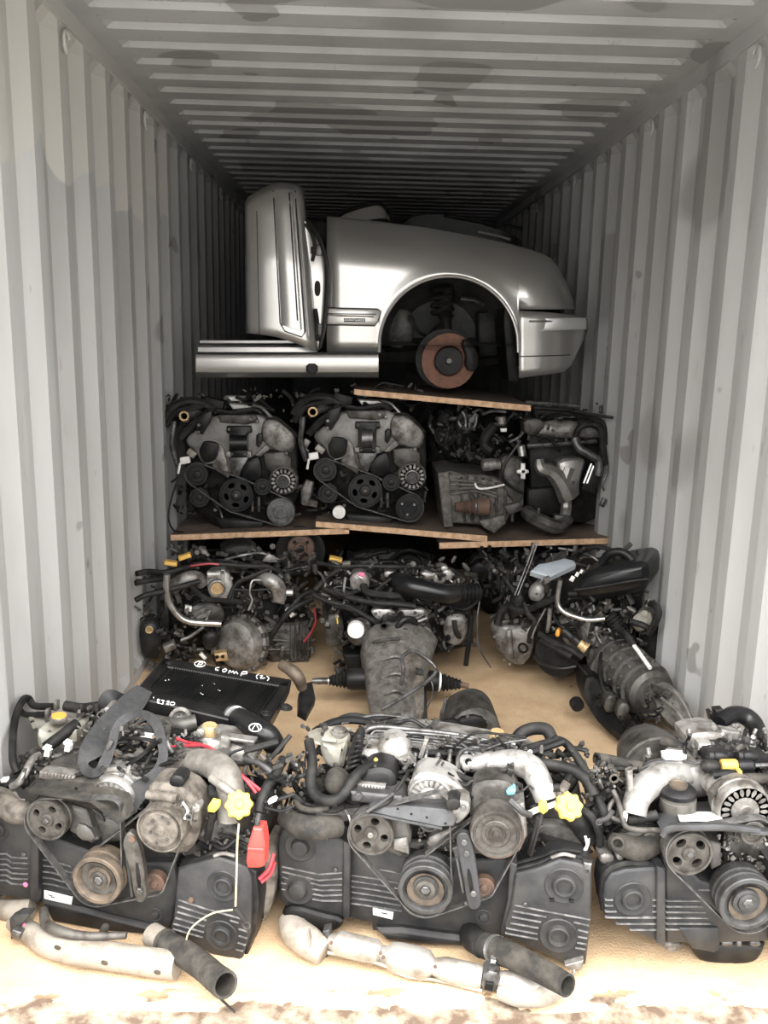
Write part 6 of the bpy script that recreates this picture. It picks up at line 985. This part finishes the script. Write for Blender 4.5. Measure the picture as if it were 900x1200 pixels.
c.t('harness', 'rubber', 4, [(700, 910, .24), (712, 925, .18), (725, 940, .12), (722, 965, .08)]); gb_ = c.bar('gearbox_housing', 'alud', (780, 918, .36), (752, 874, .66), [(0, 0), (50, 0), (50, .08), (46, .1), (45, .18), (47, .2), (47, .26), (44, .28), (42, .6), (36, .85), (22, 1), (0, 1)], 40)
for k in range(3): c.t('housing_rim', 'alud', 2, [(736 + k * 9, 905 - k * 4, .4 - k * .03), (742 + k * 8, 872, .5 - k * .04), (765 + k * 6, 858 + k * 4, .56 - k * .05), (795 + k * 3, 866 + k * 5, .52 - k * .04)], parent=gb_)
c.clut(106, 790, 870, 905, 925, .16, .26, 12, 60, rr=(1.2, 2.6)); c.clut(101, 695, 895, 760, 960, .16, .26, 18, 60, rr=(1.6, 4)); c.clut(102, 700, 955, 785, 1000, .09, .14, 8, 60, rr=(1.6, 3.4)); c.clut(103, 800, 850, 900, 925, .24, .34, 12, 60, rr=(1.5, 3.2), fm='alu'); c.clut(104, 865, 860, 905, 920, .18, .26, 5, 24, rr=(2, 4)); c.clut(105, 755, 880, 830, 935, .26, .3, 6, 40, fm='alu')

# ---------------------------------------------------------------- things lying on and between the front engines
ic = thing('intercooler', 'black finned intercooler with white handwriting lying on top of the left front engine', 'radiator', V((0, 0, 0)))
p0, p1, p2 = PW = [CAM + ray(*q) * ((Y - CAM.y) / ray(*q).y) for q, Y in (((193, 772), .98), ((340, 798), .98), ((310, 849), .62))]
nrm = (p1 - p0).cross(p2 - p1).normalized(); nrm = nrm if nrm.z < 0 else -nrm
I = Fr(0, 0, 0, ic, nrm=nrm); I.o = p0.copy(); ic.location = I.at(240, 830, .05)
I.p('core', 'core', [(196, 776), (336, 800), (308, 846), (165, 814)], .008, .06, .003)
for k in range(46):
    f = (k + .5) / 46; a, c_ = (203 + (327 - 203) * f, 784 + (806 - 784) * f), (175 + (304 - 175) * f, 810 + (838 - 810) * f); b = B()
    pa, pc = I.at(*a, .001), I.at(*c_, .001); h = (pc - pa) / 2; s_ = I.n.cross(h).normalized() * .0011; b.box((pa + pc) / 2, h, s_, I.n * .006); b.obj('fin', 'black', ic, 30)
for poly in ([(191, 770), (342, 796), (338, 805), (186, 779)], [(166, 803), (310, 837), (307, 852), (153, 815)], [(191, 770), (203, 773), (168, 818), (153, 814)], [(330, 796), (342, 797), (312, 853), (299, 848)]): I.p('frame_rail', 'core', poly, .0, .05, .005)
I.d('mount_boss', 'black', 312, 836, 7, -.002, 'boss'); I.d('mount_boss', 'black', 198, 777, 4, -.002, 'boss')
def strokes(L, name='handwriting', r=.55, off=-.002):
    b = B()
    for s_ in L:
        P = [I.at(*q, off) for q in s_]; b.tube(P, r * I.m(P[0]), 5, 4)
    return b.obj(name, 'mark', ic, 60)
def arc(x, y, rx, ry, a0, a1, n=9): return [(x + rx * math.cos(math.radians(a0 + (a1 - a0) * i / n)), y + ry * math.sin(math.radians(a0 + (a1 - a0) * i / n))) for i in range(n + 1)]
S = lambda L: [[(90 + x / 3.214, 750 + y / 3.214) for x, y in q] for q in L]
strokes([arc(234.5, 778, 6.5, 3.2, 20, 350)] + S([[(455, 96), (463, 84), (474, 86), (470, 92), (460, 92)]]), 'marker_symbol')
strokes(S([[(536, 103), (524, 106), (523, 112), (534, 114)], [(556, 109), (549, 113), (552, 120), (561, 118), (564, 111), (556, 109)], [(572, 124), (576, 114), (582, 122), (590, 116), (592, 127), (600, 119), (606, 128)], [(618, 134), (624, 120), (640, 120), (640, 126), (622, 128)]]))
strokes(S([[(686, 128), (676, 136), (680, 146)], [(690, 134), (700, 135), (692, 143), (708, 143)], [(716, 136), (724, 144), (718, 152)]]))
strokes(S([[(312, 225), (304, 224), (304, 236), (313, 238)], [(304, 230), (311, 231)], [(318, 227), (330, 229), (326, 229), (324, 240), (317, 240)], [(338, 232), (346, 230), (346, 236), (338, 241), (347, 243)], [(356, 234), (351, 240), (358, 246), (368, 242), (366, 235), (356, 234)], [(288, 216), (290, 218)]]))
strokes(S([[(330, 150), (336, 154)], [(345, 148), (350, 154)], [(466, 200), (476, 206)], [(532, 188), (540, 192)], [(470, 170), (474, 173)], [(515, 162), (520, 166)]]), 'scuffs', .5)
el = I.t('outlet_elbow', 'gloss', [12, 13.5, 14, 13, 12], [(268, 836, .03), (283, 845, .0), (300, 855, -.02), (314, 863, -.02), (322, 874, .02)], 18)
for d_ in (-2, 2): I.bar('hose_clamp', 'chrome', (276 + d_, 841 + d_ * .55, .012), (278 + d_, 842.2 + d_ * .55, .008), [(0, 0), (14, 0), (14, 1), (0, 1)], parent=el)
pe = I.at(298, 852, -.0); b = B()
I.t('marker_symbol', 'mark', .7, [(q[0], q[1], -.066) for q in arc(299, 852.5, 7, 4.6, 0, 360, 14)] , 5, parent=el); I.t('marker_symbol', 'mark', .7, [(296, 854, -.066), (300, 848, -.066), (303, 854, -.066)], 5, parent=el, k=1)
I.t('inlet_pipe', 'brown', [6, 7.5, 7.5, 6], [(330, 779, .0), (342, 786, .0), (350, 795, .02), (354, 806, .06)], 14); I.p('pipe_bracket', 'black', [(350, 812), (358, 800), (366, 798), (370, 818), (360, 836), (350, 830)], .1, .03, .004); I.d('rubber_mount', 'rubber', 334, 829, 9, .02, 'boss', t=1.5)
# webbing strap
st = thing('webbing_strap', 'grey webbing strap looped over the corner of the intercooler and left front engine', 'strap', V((0, 0, 0)))
W = Fr(-.62, .22, -.2, st); st.location = W.at(130, 890, .2)
W.strip('webbing', 'web', [(160, 803, 178, 812, .42), (148, 812, 172, 824, .37), (128, 830, 154, 850, .27), (108, 852, 134, 872, .18), (94, 876, 118, 886, .10), (92, 894, 104, 894, .07), (99, 908, 107, 899, .06), (114, 910, 112, 900, .07), (128, 898, 117, 890, .1), (136, 876, 125, 874, .12), (142, 854, 133, 850, .15), (153, 844, 147, 836, .18), (166, 841, 168, 832, .18), (178, 850, 187, 842, .15), (184, 868, 195, 866, .12), (186, 886, 197, 888, .1), (178, 902, 190, 908, .09), (160, 914, 176, 928, .07), (146, 928, 164, 944, .05), (144, 938, 160, 952, .04)], .003)
W.strip('webbing_loop', 'web', [(112, 842, 112, 830, .4), (113, 828, 122, 830, .36), (120, 812, 130, 822, .36), (132, 808, 136, 820, .38), (146, 814, 142, 824, .42)], .003)
W.strip('webbing_tail', 'web', [(140, 866, 150, 872, .28), (160, 852, 168, 860, .26), (176, 848, 180, 856, .27)], .003)
# differential, cap and rod behind the centre engine
df = thing('differential', 'oily differential casting on the sawdust, behind the middle front engine', 'gear housing', V((0, 0, 0)))
Dd = Fr(.1, 1.27, 0, df); df.location = Dd.at(550, 862, .08); df.location.z = 0
Dd.p('housing', 'alud', [(520, 868), (526, 852), (540, 839), (560, 832), (578, 838), (588, 854), (592, 872), (560, 885), (525, 882)], .0, .22, .03, rnd=2); Dd.d('input_flange', 'dark', 527, 860, 17, -.04, 'plain', tilt=(-.3, .3)); Dd.p('housing_rib', 'dark', [(535, 845), (562, 838), (575, 852), (560, 858), (540, 856)], -.012, .05, .01, rnd=1); Dd.t('shaft', 'dark', 6, [(504, 848, .0), (515, 852, .0), (528, 856, .0)]); Dd.t('vent_hose', 'alud', 2.4, [(532, 852, -.05), (542, 858, -.06), (556, 866, -.06)]); Dd.bolts([(548, 840, -.01), (572, 846, -.01), (584, 866, -.01)], 2.4)
for x in (521.5, 523.5): Dd.t('rod', 'steel', .8, [(x, 818, .1), (x - 8, 850, .0)])
cp = thing('rubber_stopper', 'small black rubber stopper lying on the sawdust right of a drive shaft end', 'stopper', CAM + ray(560, 822) * ((.012 - CAM.z) / ray(560, 822).z))
b = B(); b.lathe(cp.location, V((.1, -.5, .9)), [(0, -.012), (.024, -.012), (.026, -.006), (.026, .022), (.02, .026), (0, .026)], 8); b.obj('stopper_body', 'black', cp, 25)
